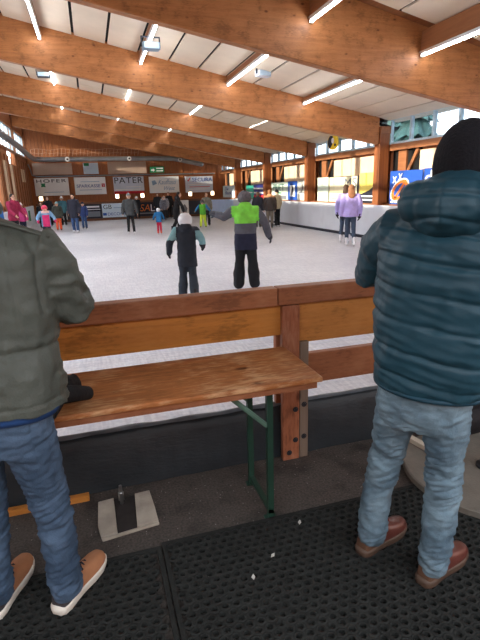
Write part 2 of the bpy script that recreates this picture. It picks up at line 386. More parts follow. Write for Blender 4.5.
def lamp(x, y0, y1, zc, label):
    zb = 5.04-.191*x
    t = thing('strip_light', label, 'light', (x, y1, zb), 0, 'strip lights under the roof')
    Ln = y1-y0
    bm = bmesh.new(); box(bm,-.035,.035,-Ln,0,.075,max(.13,zc-zb-.02)); bm_obj('mounting_board', bm, M_purlin, t)
    bm = bmesh.new(); hexa(bm, [(-.03,-Ln,.03),(.03,-Ln,.03),(.03,0,.03),(-.03,0,.03),(-.06,-Ln,.075),(.06,-Ln,.075),(.06,0,.075),(-.06,0,.075)]); bm_obj('housing', bm, M_alu, t)
    bm = bmesh.new(); tube(bm, [(0,-Ln+.03,.012),(0,-.03,.012)], .022, 10); bm_obj('tube', bm, M_tube, t, True)
    for yy in (-Ln,-.03):
        bm = bmesh.new(); box(bm,-.035,.035,yy,yy+.03,-.015,.03); bm_obj('end_cap', bm, M_alu, t)
def lamps():
    X = [-.76,1.62,3.94,6.2]
    pos = ['first','second','third','fourth']
    bays = [(8.72,13.78,5.33,.207,'second'),(14.02,19.08,5.07,.2,'third'),(19.32,24.28,5.04,.2,'fourth'),(24.52,29.58,5.04,.2,'fifth')]
    for (y0,y1,z0,sl,nm) in bays:
        for k, x in enumerate(X):
            lamp(x, y0+.3, y1, z0-sl*x, 'long strip light meeting the %s roof beam, %s from the left in its row'%(nm,pos[k]))
    lamp(X[2], 4.2, 8.48, 5.66-.22*X[2], 'strip light meeting the nearest roof beam, the higher of the two there')
    lamp(X[3], 4.2, 8.48, 5.66-.22*X[3], 'strip light meeting the nearest roof beam, the lower of the two there')
    hs = mat('flood_housing',(140,160,178),.4,.05); gg = mat('flood_glass',(190,214,232),.15,.03); dk = mat('flood_dark',(60,66,76),.5)
    for (x,y,z,m,rz,lab) in ((1.62,11.7,4.66,hs,.1,'grey blue floodlight clamped on the second strip light before the second roof beam'),
                          (4.5,12.5,4.38,MATS['white_board'],.3,'white floodlight hanging beside the third strip light before the second roof beam'),
                          (-.98,17.5,5.2,dk,0,'dark floodlight beside the first strip light before the third roof beam'),
                          (7.0,18.2,3.83,hs,.2,'grey floodlight under the ceiling beside the fourth strip light before the third beam')):
        t = thing('floodlight', lab, 'floodlight', (x,y,z), rz, 'floodlights under the roof')
        bm = bmesh.new(); box(bm,-.19,.19,-.1,.1,-.12,.03); bm_obj('housing', bm, m, t, bevel=.02)
        bm = bmesh.new(); box(bm,-.16,.16,-.115,-.1,-.1,.01); bm_obj('glass', bm, gg, t)
        bm = bmesh.new(); box(bm,-.21,-.19,-.02,.02,-.06,.15); box(bm,.19,.21,-.02,.02,-.06,.15); box(bm,-.21,.21,-.02,.02,.13,.15); bm_obj('bracket', bm, dk, t)

# ------------------------------------------------------------------ far wall furnishings
FAR = (R(90),0,0); SIDE = (R(90),0,R(-90))
def banner(name, label, cat, x0,x1,z0,z1, y, m, frame=None, group=None, th=.03):
    t = thing(name, label, cat, ((x0+x1)/2, y, z0), 0, group)
    w, h = (x1-x0)/2, z1-z0
    bm = bmesh.new(); box(bm,-w,w,0,th,0,h); bm_obj('panel', bm, m, t)
    if frame:
        bm = bmesh.new(); f = .035
        for q in ((-w-f,w+f,-f,0),(-w-f,w+f,h,h+f),(-w-f,-w,0,h),(w,w+f,0,h)): box(bm,q[0],q[1],-.01,th,q[2],q[3])
        bm_obj('frame', bm, frame, t)
    t['w'] = w; return t
def plate(name, parent, x0,x1,z0,z1, m, y=-.006, side=False, poly=None):
    bm = bmesh.new()
    if poly:
        a = [bm.verts.new((p[0],y,p[1])) for p in poly]; b = [bm.verts.new((p[0],y+.004,p[1])) for p in poly]
        bm.faces.new(a); bm.faces.new(b[::-1])
        for i in range(len(a)): bm.faces.new((a[i],b[i],b[(i+1)%len(a)],a[(i+1)%len(a)]))
    else: box(bm,x0,x1,y,y+.004,z0,z1)
    return bm_obj(name, bm, m, parent)
K_dark = mat('ink_dark',(34,36,48),.6,0); K_blue = mat('ink_blue',(40,84,160),.6,0); K_red = mat('ink_red',(205,44,56),.6,0); K_green = mat('ink_green',(40,130,84),.6,0)
K_pale = mat('ink_pale_blue',(150,180,206),.6,0); K_white = mat('ink_white',(240,240,240),.6,0); K_orange = mat('ink_orange',(226,122,48),.6,0); K_grey = mat('ink_grey',(120,126,134),.6,0)
B_white = mat('banner_white',(248,249,248),.5,.02); B_ice = mat('banner_ice',(206,224,236),.5,.05,.8); B_lilac = mat('banner_lilac',(216,224,238),.5,.08,1.2)
def far_wall():
    def banner(*a, **k): return globals()['banner'](*a, th=.17, **k)
    y = 34.2
    g = 'banners on the far wall'
    t = banner('advert_banner','white banner with square dark capitals and a green emblem, leftmost on the far wall','banner',-3.28,-1.22,1.42,2.52,y,B_white,group=g)
    text('lettering','HOFER',K_dark,t,1.8,.2,(0,-.006,.92),FAR,spacing=1.2)
    plate('emblem',t,0,0,0,0,K_green,poly=[(-.52+.2*math.cos(a*.785)*(1 if a%2 else .5),.66+.17*math.sin(a*.785)*(1 if a%2 else .6)) for a in range(8)])
    plate('small_print',t,-.5,.7,.2,.23,K_pale)
    t = banner('advert_banner','white banner with blue capitals and a small red square on the far wall','banner',-.86,1.12,1.42,2.52,y,B_white,group=g)
    text('lettering','SPARKASSE',K_blue,t,1.5,.2,(-.12,-.006,.55),FAR,shear=.1)
    plate('red_mark',t,.72,.92,.46,.68,K_red); text('mark_letter','S',K_white,t,.09,.16,(.82,-.012,.57),FAR)
    plate('small_print',t,-.7,.7,.28,.31,K_pale); plate('small_print',t,-.6,.6,.8,.83,K_pale)
    t = banner('advert_banner','grey blue banner with wide black capitals and a red stripe along its foot','banner',1.62,3.62,1.4,2.5,y,B_lilac,group=g)
    text('lettering','PATER',K_dark,t,1.86,.38,(0,-.006,.87),FAR,spacing=1.1)
    plate('red_stripe',t,-1,1,0,.17,K_red); plate('small_print',t,-.2,.8,.42,.46,K_white); plate('small_print',t,-.9,.8,.24,.3,K_white)
    t = banner('advert_banner','white banner with two lines of grey blue handwriting script on the far wall','banner',3.98,6.02,1.38,2.46,y,B_white,group=g)
    text('lettering','Kaufhaus',K_pale,t,1.25,.32,(.2,-.006,.72),FAR,shear=.45); text('lettering','West',K_pale,t,.75,.26,(.35,-.006,.3),FAR,shear=.45)
    plate('swirl',t,0,0,0,0,K_pale,poly=[(-.8,.5),(-.5,.62),(-.62,.85),(-.85,.8)])
    t = banner('advert_banner','white banner with large blue capitals beside a red tick, rightmost on the far wall','banner',6.48,8.42,1.34,2.42,y,B_lilac,group=g)
    text('lettering','SECURA',K_blue,t,1.42,.26,(.22,-.006,.86),FAR)
    plate('red_tick',t,0,0,0,0,K_red,poly=[(-.86,.86),(-.78,.74),(-.58,1.0),(-.64,1.02),(-.77,.85)])
    plate('small_print',t,-.8,.8,.52,.56,K_white); plate('small_print',t,-.7,.75,.36,.4,K_red); plate('small_print',t,-.8,.6,.2,.24,K_white)
    g = 'boards above the far wall banners'
    banner('wall_board','plain beige board above the banner with the green emblem','board',-3.28,-.9,2.72,3.42,y,M_beige2,group=g)
    banner('wall_board','plain beige board above the black lettered banner with the red stripe','board',1.34,3.86,2.7,3.46,y,M_beige2,group=g)
    t = banner('info_sign','pale blue board with a green tag, between the two beige boards on the far wall','sign',-.2,.74,2.72,3.42,y,B_ice)
    plate('green_tag',t,-.42,-.1,.5,.68,K_green)
    t = banner('exit_sign','green escape route sign with white marks high on the far wall','sign',4.1,5.05,2.72,3.12,y,K_green)
    plate('white_arrow',t,0,0,0,0,K_white,poly=[(-.4,.12),(-.28,.12),(-.28,.05),(-.15,.17),(-.28,.29),(-.28,.22),(-.4,.22)])
    plate('white_line',t,-.05,.4,.24,.31,K_white); plate('white_line',t,-.05,.4,.08,.15,K_white)
    lampm = mat('wall_lamp_glow',(255,232,190),.4,0,emit=2.5)
    for x, lab in ((-3.0,'small lit square wall lamp at the left end of the far wall'),(1.78,'small lit wall lamp under the left end of the red striped banner'),(3.45,'small lit wall lamp under the right end of the red striped banner'),
                   (6.75,'small lit wall lamp under the left part of the blue lettered rightmost banner'),(8.35,'small lit wall lamp under the right end of the rightmost banner')):
        t = thing('wall_lamp', lab, 'lamp', (x,34.12,1.1), 0, 'small wall lamps on the far wall')
        bm = bmesh.new(); box(bm,-.13,.13,0,.14,0,.3); bm_obj('lamp_box', bm, M_trimwood, t)
        bm = bmesh.new(); box(bm,-.11,.11,-.02,0,.02,.28); bm_obj('diffuser', bm, lampm, t)
    # ducts and pipes
    t = thing('ventilation_duct','silver ventilation duct with round white outlets along the left and far walls','duct',(-3.1,34,3.62))
    bm = bmesh.new(); tube(bm,[(-.1,-16,.42),(-.1,-6,.3),(-.08,-1.2,.12),(.05,-.35,.03),(.5,-.1,0),(2,-.1,0),(8,-.1,0),(8.8,-.1,-.03),(10.7,-.1,-.42)],.15,14); bm_obj('duct_pipe', bm, M_metal, t, True)
    for x,z in ((2.0,0),(5.85,0),(9.2,-.11)):
        bm = bmesh.new(); tube(bm,[(x,-.28,z),(x,-.22,z)],.14,14,cap=False); tube(bm,[(x,-.295,z),(x,-.28,z)],.06,10,cap=False,mi=1); bm_obj('outlet', bm, [K_white,K_dark], t)
    for x in (.6,3.4,6.8):
        bm = bmesh.new(); tube(bm,[(x,-.1,0),(x+.03,-.1,0)],.165,14,cap=False); tube(bm,[(x,-.1,0),(x,.35,0)],.02,6); bm_obj('clamp', bm, M_steel, t)
    bm = bmesh.new(); tube(bm,[(-3.4,33.3,3.3),(-3.4,34.1,3.1),(-3.36,34.33,2.72),(-3.1,34.34,2.62),(0,34.34,2.62),(8.6,34.34,2.6)],.045,8)
    setp(bm_obj('conduit_pipe', bm, M_metal, None, True), 'thin grey pipe running level above the far wall banners','pipe')
    # net pinned across the gable
    bm = bmesh.new()
    for k in range(30):
        x = -3.3+k*.23
        tube(bm,[(x,34.2,3.85),(x+.08,34.15,4.25+.04*math.sin(k))],.012,5)
        if k < 29: tube(bm,[(x,34.17,4.02+.03*math.sin(k*2)),(x+.23,34.17,4.02+.03*math.sin(k*2+2))],.01,5); tube(bm,[(x+.08,34.15,4.25+.04*math.sin(k)),(x+.31,34.15,4.25+.04*math.sin(k+1))],.01,5)
    setp(bm_obj('safety_net', bm, mat('net_cord',(214,170,140),.8), None), 'pale cord net hung across the boarded gable above the duct','net')

def dashers():
    # far boards
    t = thing('dasher_boards','low dark boards with wooden cap rail closing the far end of the ice','rink boards',(2.6,31.6,ICE))
    dk = mat('board_dark',(52,54,64),.5,.1); kick = wood('kick_strip',(112,74,50),axis=0,var=.15,knots=False)
    for k in range(6):
        x = -5.7+k*1.68; bm = bmesh.new(); box(bm,x,x+1.67,0,.06,.14,1.0); bm_obj('board_panel', bm, dk if k else M_white, t)
    bm = bmesh.new(); box(bm,-5.7,4.38,0,.08,0,.14); bm_obj('kick_strip', bm, kick, t)
    bm = bmesh.new(); box(bm,-5.7,4.38,0,.1,1.0,1.12); bm_obj('cap_rail', bm, kick, t)
    y = 31.56
    g = 'adverts on the far rink boards'
    a = banner('advert_board','black advert with white lettering and a grey picture on the far rink boards','advert board',-.36,.58,.02,.86,y,K_dark,group=g)
    plate('white_line',a,-.4,.4,.63,.73,K_white); plate('picture',a,-.4,.42,.08,.4,K_grey); plate('white_line',a,-.42,.44,.5,.54,K_white)
    a = banner('advert_board','white advert with dark and blue capitals on the far rink boards','advert board',.66,2.16,.02,.86,y,B_ice,group=g)
    text('lettering','GB',K_dark,a,.5,.26,(-.42,-.006,.64),FAR); text('lettering','DECORA',K_blue,a,1.1,.18,(.12,-.006,.2),FAR); plate('small_print',a,-.05,.6,.55,.6,K_pale); plate('blue_mark',a,-.72,-.5,.12,.28,K_blue)
    a = banner('advert_board','black advert with bold orange and white lettering on the far rink boards','advert board',2.55,4.0,.02,.86,y,K_dark,group=g)
    text('lettering','BSA',K_orange,a,.95,.42,(-.15,-.006,.5),FAR,shear=.2); text('lettering','L',K_white,a,.25,.42,(.5,-.006,.48),FAR); plate('white_line',a,-.6,.6,.12,.2,K_grey)
    a = banner('poster','white upright poster with a grey figure leaning on the far rink boards','poster',5.5,6.1,-.13,.9,y-.03,B_white)
    plate('grey_figure',a,0,0,0,0,K_grey,poly=[(-.16,.15),(.1,.15),(.2,.5),(.05,.78),(-.1,.7),(-.02,.45)])
    # right boards
    t = thing('dasher_boards','tall white rink boards along the right side of the ice','rink boards',(8.62,0,ICE))
    for k in range(11):
        y0 = 2.3+k*2.5; bm = bmesh.new(); box(bm,0,.06,y0,y0+2.49,.1,1.04); bm_obj('board_panel', bm, mat('board_white_worn',(214,218,226),.4,.05,1.5), t)
    bm = bmesh.new(); box(bm,-.02,.06,2.6,29.8,0,.1); bm_obj('kick_strip', bm, K_dark, t)
    bm = bmesh.new(); box(bm,-.02,.1,2.6,29.8,1.04,1.08); bm_obj('cap_rail', bm, M_white, t)
    # rounded corner board
    t = thing('corner_board','pale blue white curved board in the far right corner of the ice','rink boards',(7.04,29.86,ICE))
    bm = bmesh.new()
    N = 8
    for i in range(N):
        a0, a1 = i/N*math.pi/2, (i+1)/N*math.pi/2
        def P(a, r): return (r*math.cos(a), r*math.sin(a))
        p = [P(a0,1.62),P(a1,1.62),P(a1,1.68),P(a0,1.68)]
        hexa(bm, [(q[0],q[1],0) for q in p]+[(q[0],q[1],1.02) for q in p])
    bm_obj('board_panel', bm, mat('corner_ice_blue',(190,208,236),.4,.04), t)
    # left boards
    t = thing('dasher_boards','white rink boards with green marks along the left side of the ice','rink boards',(-3.3,0,ICE))
    for k in range(5):
        y0 = 19+k*2.5; bm = bmesh.new(); box(bm,0,.06,y0,y0+2.49,0,1.05); bm_obj('board_panel', bm, M_white, t)
    bm = bmesh.new(); box(bm,.06,.066,25.4,26.4,.35,.8); box(bm,.06,.066,28.5,29.3,.3,.85); bm_obj('green_mark', bm, K_green, t)

def side_banner(label, ya, yb, z0, z1, m, group='banners along the right wall', x=8.98, cat='banner', name='advert_banner'):
    """ya far end, yb near end (reads left to right from the ice); local x runs towards the camera"""
    t = thing(name, label, cat, (x, (ya+yb)/2, z0), R(-90), group)
    w = (ya-yb)/2
    bm = bmesh.new(); box(bm,-w,w,0,.03,0,z1-z0); bm_obj('panel', bm, m, t)
    return t
def right_banners():
    B_yel = mat('banner_yellow',(244,222,110),.5,.05); B_cream = mat('banner_cream',(246,238,200),.5,.04); B_mint = mat('banner_mint',(208,222,206),.5,.04)
    B_blue = mat('banner_blue',(38,84,172),.45,.05); B_teal = mat('banner_teal',(58,186,160),.5,.05); B_navy = mat('banner_navy',(48,56,130),.5,.05); B_grey = mat('banner_grey',(206,208,200),.5,.06)
    z = .96
    t = side_banner('blue banner with white crosses and an orange ring emblem, nearest on the right wall',13.45,11.9,z,1.94,B_blue)
    text('lettering','x',K_white,t,.2,.2,(-.53,-.006,.72),FAR); text('lettering','x',K_white,t,.2,.2,(-.24,-.006,.8),FAR)
    def ring(cx,cz,rx,rz,w,m,nm,tilt=.5):
        bm = bmesh.new(); n = 20
        for i in range(n):
            q = []
            for a in (2*math.pi*i/n, 2*math.pi*(i+1)/n):
                for k in (1,1-w):
                    u, v = rx*k*math.cos(a), rz*k*math.sin(a); q.append((cx+u*math.cos(tilt)-v*math.sin(tilt), cz+u*math.sin(tilt)+v*math.cos(tilt)))
            p = [q[0],q[2],q[3],q[1]]
            hexa(bm, [(a,-.006,b) for a,b in p]+[(a,-.001,b) for a,b in p])
        bm_obj(nm, bm, m, t)
    ring(-.26,.42,.46,.25,.34,K_orange,'orange_ring'); ring(-.26,.42,.5,.29,.13,K_white,'white_ring'); plate('orange_bar',t,0,0,0,0,K_orange,poly=[(-.52,.2),(-.46,.14),(.0,.6),(-.06,.66)])
    for k in range(4): plate('small_print',t,-.7+.2*k,-.54+.2*k,.04,.09,K_white)
    t = side_banner('blue banner with a white round emblem beyond the teal jacket, right end of the wall',11.85,10.0,z,1.96,B_blue)
    text('lettering','d',K_white,t,.3,.4,(-.7,-.006,.75),FAR); ring(-.3,.6,.22,.2,.3,K_white,'white_ring')
    plate('yellow_mark',t,-.85,-.6,.15,.4,K_orange)
    t = side_banner('yellow banner with a black swoosh and white lines, left of the post',15.25,14.2,z,1.95,B_yel)
    plate('black_swoosh',t,0,0,0,0,K_dark,poly=[(-.5,0),(.52,0),(.52,.62),(.1,.42),(-.5,.28)])
    plate('white_line',t,-.4,.4,.2,.25,K_white,y=-.012); plate('white_line',t,-.4,.45,.08,.13,K_white,y=-.012)
    t = side_banner('cream banner with large grey letters behind the skater in lavender',17.5,15.3,z,1.88,B_cream)
    text('lettering','MS',K_grey,t,.85,.34,(.52,-.006,.68),FAR); plate('dark_edge',t,.98,1.1,.3,.92,K_dark); plate('yellow_bar',t,-1.08,.9,.34,.37,mat('banner_yellow',(0,0,0)))
    plate('small_print',t,-.9,-.1,.2,.23,K_grey); plate('small_print',t,-.9,0,.1,.13,K_grey); plate('top_edge',t,-1.1,1.1,.9,.92,K_dark)
    side_banner('plain pale mint banner between the post and the cream banner',18.55,17.6,z,1.88,B_mint)
    t = side_banner('off-white banner with faint grey writing, right of the narrow blue one',20.6,19.5,z,1.8,B_grey)
    plate('scrawl',t,0,0,0,0,K_grey,poly=[(-.2,.35),(-.1,.35),(.1,.62),(0,.72),(.08,.5)]); plate('small_print',t,-.4,.2,.3,.35,K_grey)
    t = side_banner('narrow blue banner with a white field and a dark figure',21.7,20.66,z,1.8,B_blue)
    plate('white_field',t,-.3,.3,.16,.66,K_white); plate('dark_figure',t,0,0,0,0,K_dark,y=-.012,poly=[(-.12,.2),(.02,.2),(.14,.5),(.02,.62),(-.08,.45)])
    t = side_banner('pale green banner with dark green capitals, beside the pair of standing skaters',23.9,21.75,z,1.78,B_mint)
    text('lettering','PRIET',mat('ink_teal',(40,110,100),.6,0),t,1.5,.3,(-.1,-.006,.58),FAR); plate('small_print',t,-.5,.3,.28,.34,K_green); plate('grey_patch',t,-.2,.9,.02,.2,K_grey)
    t = side_banner('striped banner of navy, white and red bars',26.8,24.75,z,1.74,B_navy)
    plate('white_stripe',t,-1.0,.7,.5,.58,K_white); plate('white_stripe',t,-1.0,.7,.28,.36,K_white); plate('red_stripe',t,-1.02,1.02,0,.2,K_red)
    t = side_banner('plain teal banner left of the striped one',28.2,26.85,z,1.7,B_teal)
    plate('white_line',t,-.5,.5,.3,.36,K_white)
    t = side_banner('pale blue banner with two lines of blue script near the far right corner',33.6,30.1,z,1.72,B_ice)
    text('lettering','Die',K_blue,t,.9,.2,(-.7,-.006,.56),FAR,shear=.3); text('lettering','Bank',K_blue,t,1.7,.22,(-.3,-.006,.3),FAR,shear=.3)
    # round hanging sign
    t = thing('round_sign','round yellow and black disc sign hanging before the clerestory window','sign',(8.78,16.9,3.1), R(-75))
    bm = bmesh.new(); tube(bm,[(0,-.03,0),(0,.03,0)],.27,24,cap=False); bm_obj('disc', bm, mat('sign_yellow',(240,204,40),.4,.05), t)
    plate('black_field',t,0,0,0,0,K_dark,y=-.036,poly=[(.0,.24)]+[(.25*math.cos(a),.25*math.sin(a)) for a in [R(100+10*i) for i in range(15)]]+[(-.02,-.1),(.06,.05)])
    plate('white_patch',t,0,0,0,0,K_white,y=-.042,poly=[(.02+.07*math.cos(R(a)),.05+.1*math.sin(R(a))) for a in range(0,360,30)])
    plate('black_spot',t,0,0,0,0,K_dark,y=-.036,poly=[(.14+.05*math.cos(R(a)),-.1+.05*math.sin(R(a))) for a in range(0,360,40)])
    bm = bmesh.new(); tube(bm,[(0,0,.25),(0,0,.5)],.01,6); bm_obj('hanger', bm, M_dark, t)

def trees():
    fol = mat('fir_green',(52,78,74),.9,.35,3); tr = mat('fir_bark',(70,54,44),.9)
    labs = ['left of','behind','right of']
    for i,(x,y,h) in enumerate(((15,11,8.5),(17,16.5,9.5),(16,22,8),(19,28,10),(18,7,9.5))):
        t = thing('fir_tree','dark fir tree outside the right clerestory windows, %s in the row from the near end'%NTH[[1,2,3,4,0][i]],'tree',(x,y,-.3),0,'firs outside the windows')
        bm = bmesh.new(); tube(bm,[(0,0,0),(0,0,h*.5),(0,0,h*.9)],[.2,.12,.03],8); bm_obj('trunk', bm, tr, t, True)
        bm = bmesh.new()
        for k in range(9):
            z = h*(.12+.1*k); r = h*.22*(1-k/9.6)
            vs = [bm.verts.new((r*(1+.25*(j%2))*math.cos(j*math.pi/9)*(.8+.4*random.random()), r*(1+.25*(j%2))*math.sin(j*math.pi/9)*(.8+.4*random.random()), z-.25*(j%2))) for j in range(18)]
            ap = bm.verts.new((0,0,z+h*.17)); bo = bm.verts.new((0,0,z+.1))
            for j in range(18): bm.faces.new((vs[j],vs[(j+1)%18],ap)); bm.faces.new((vs[(j+1)%18],vs[j],bo))
        bm_obj('branches', bm, fol, t)

# ------------------------------------------------------------------ barrier, table, floor things
def barrier():
    y = 2.44
    g = 'planks of the wooden barrier'
    def plank(name, label, x0,x1,z0,z1, m, y0=y, th=.045, cat='plank'):
        bm = bmesh.new(); box(bm,0,x1-x0,0,th,0,z1-z0)
        o = bm_obj(name, bm, m, bevel=.006); o.location = (x0,y0,z0); return setp(o,label,cat,g)
    plank('top_rail','reddish top rail of the barrier behind the table, left of the rail joint',-1.7,.925,.965,1.065,M_rail,y-.055,.08)
    plank('top_rail','top rail right of the joint, running to the man in teal',.93,3.4,.965,1.065,M_plank2,y-.055,.08)
    plank('barrier_plank','wide golden plank under the top rail, behind the long table',-1.7,.955,.785,.962,M_plank,y-.02)
    plank('barrier_plank','wide golden plank under the top rail, right of the barrier post',1.065,3.4,.725,.962,wood('plank_timber_b',(182,122,62),axis=0,var=.22,rough=.4,wear=(204,144,82),wearamt=.35),y-.02)
    plank('barrier_plank','lower reddish plank right of the barrier post',1.12,3.4,.45,.64,M_plank2,y+.01)
    plank('barrier_plank','lower plank of the barrier hidden behind the long table',-1.7,.95,.5,.66,M_plank2,y+.01)
    for x, lab, h in ((1.0,'double timber barrier post with bolts at the end of the long table',0),(-1.6,'barrier post hidden behind the man in the olive jacket',0),(3.2,'barrier post beyond the man in the teal jacket',0)):
        p = thing('barrier_post', lab, 'post', (x,2.42,0), 0, 'posts of the wooden barrier'); p['kind'] = 'thing'
        bm = bmesh.new(); box(bm,-.05,.055,-.04,-.003,.0,.962); bm_obj('front_timber', bm, M_railpost, p, bevel=.006)
        bm = bmesh.new(); box(bm,.06,.115,-.032,-.003,.0,.74); bm_obj('batten', bm, M_greywood, p, bevel=.004)
        bm = bmesh.new(); box(bm,-.05,.055,.07,.11,.33,.962); bm_obj('rear_timber', bm, M_railpost, p, bevel=.006)
        for bx,bz in ((.03,.33),(.03,.13),(.088,.35),(.088,.14),(-.01,.05)):
            bm = bmesh.new(); yy = -.04 if bx < .06 else -.032
            tube(bm,[(bx,yy-.009,bz),(bx,yy,bz)],.011,6,cap=False); tube(bm,[(bx,yy-.002,bz),(bx,yy,bz)],.017,12,cap=False); bm_obj('bolt', bm, M_dark, p)
    # kerb wrapped in a tarpaulin
    bm = bmesh.new()
    prof = [(2.435,.002),(2.445,.06),(2.46,.16),(2.48,.25),(2.495,.295),(2.51,.315),(2.54,.31),(2.58,.2),(2.6,-.14)]
    nx = 220; rows = []
    for i in range(nx+1):
        x = -2.4+6.2*i/nx; r = []
        for j,(yy,zz) in enumerate(prof):
            w = .012*noise.noise((x*3,j*.7,0))+.006*noise.noise((x*11,j*1.5,3))+.01*math.sin(j*1.2+x*.8)*(j in (3,4,5))*.4
            k = 1 if 0 < j < 8 else .6
            r.append(bm.verts.new((x, yy-abs(w)*k*(1 if j<5 else 0)*1.6, max(zz+ (w*.9 if j in (3,4,5,6) else 0), .002 if j<7 else -1))))
        rows.append(r)
    for a,b in zip(rows,rows[1:]):
        for j in range(len(prof)-1): bm.faces.new((a[j],b[j],b[j+1],a[j+1]))
    t = setp(bm_obj('tarpaulin', bm, mat('tarp',(34,40,44),.5,.2,3,(1,1,3),bump=.25,bscale=25), None, True),'dark blue grey tarpaulin covering the kerb along the foot of the barrier','tarpaulin')
    bm = bmesh.new(); rows = []
    for i in range(161):
        x = -2.3+6*i/160; r = []
        for j in range(5):
            r.append(bm.verts.new((x, 2.495+.010*j, .316+.008*noise.noise((x*6,j*.9,5))+(.012 if j in (1,2,3) else .0)+ .012*math.sin(j)*abs(noise.noise((x*2,0,8))))))
        rows.append(r)
    for a,b in zip(rows,rows[1:]):
        for j in range(4): bm.faces.new((a[j],b[j],b[j+1],a[j+1]))
    bm_obj('plastic_film', bm, mat('film',(92,98,104),.3,.3,6,(1,1,1),bump=.4,bscale=30), t, True)
    boxobj_t = boxobj('edging_board',-.9,-.17,2.37,2.40,0,.035,M_plank); setp(boxobj_t,'thin orange board lying along the foot of the tarpaulin','board')

def table():
    t = thing('folding_table','long narrow wooden folding table with green steel legs before the barrier','table',(-.18,2.05,0))
    bm = bmesh.new(); box(bm,-1.1,1.1,-.235,.235,.743,.768); bm_obj('table_top', bm, M_table, t, bevel=.008)
    bm = bmesh.new()
    box(bm,-1.08,1.08,-.215,-.195,.71,.743); box(bm,-1.08,1.08,.195,.215,.71,.743); bm_obj('underframe', bm, M_plank2, t)
    for sx in (1,-1):
        x = .88*sx
        lf = bmesh.new(); box(lf,x-.014,x+.014,-.137,-.109,0,.742); lg = bm_obj('leg', lf, M_green, t)
        lf = bmesh.new(); box(lf,x-.014,x+.014,.17,.198,0,.742); bm_obj('leg', lf, M_green, t)
        bm = bmesh.new(); box(bm,x-.012,x+.012,-.137,.198,.035,.058); bm_obj('foot_bar', bm, M_green, t)
        bm = bmesh.new(); box(bm,x-.012,x+.012,-.137,.198,.6,.62) if False else box(bm,x-.012,x+.012,-.137,.198,.715,.74); bm_obj('cross_bar', bm, M_green, t)
        for yy in (-.123,.184):
            bm = bmesh.new(); tube(bm,[(x,yy,.5),(x-.24*sx,yy+(.01 if yy<0 else -.01),.735)],[(.012,.005)]*2,8); bm_obj('brace', bm, mat('green_steel_worn',(84,112,98),.4,.2,10), t)
        for yy in (-.123,.184):
            bm = bmesh.new(); box(bm,x-.03,x+.03,yy-.02,yy+.02,0,.008); bm_obj('foot_plate', bm, M_green, t)

def hand_pieces(bm, wrist, d, up, side, L=.19, r=.0095, curl=.3, thick=1.0):
    """palm, four unequal bent fingers and a thumb leaving the palm's SIDE; d=hand direction, up=back of the hand, side=thumb side"""
    d = V(d).normalized(); up = (V(up)-d*V(up).dot(d)).normalized(); side = V(side); s = d.cross(up)
    if s.dot(side) < 0: s = -s
    w = V(wrist); k = L/.19
    tube(bm, [w-d*.02*k, w+d*.03*k, w+d*.085*k], [(.026*k,.016*k*thick),(.036*k,.015*k*thick),(.039*k,.012*k*thick)], 12, squash=up)
    for i,(off,ln) in enumerate(((.029,.075),(.010,.085),(-.010,.078),(-.029,.060))):
        p = w+d*.085*k+s*off*k; q = []
        dirn = (d+s*off*1.6).normalized()
        ang = curl*(.5+.12*i)
        pts = [p-dirn*.015*k]
        for m, f in enumerate((.45,.32,.23)):
            dd = (dirn*math.cos(ang)-up*math.sin(ang)).normalized(); p = p+dd*ln*f*k; pts.append(p.copy()); ang += curl*.9
        tube(bm, pts, [r*k*thick*1.05, r*k*thick, r*k*thick*.95, r*k*thick*.85], 8)
    p = w+d*.025*k+s*.03*k
    tube(bm, [p-s*.01*k, p+(d*.6+s*.6-up*.2)*.045*k, p+(d*.85+s*.62-up*.35)*.075*k], [r*1.25*k*thick, r*1.15*k*thick, r*k*thick], 8)

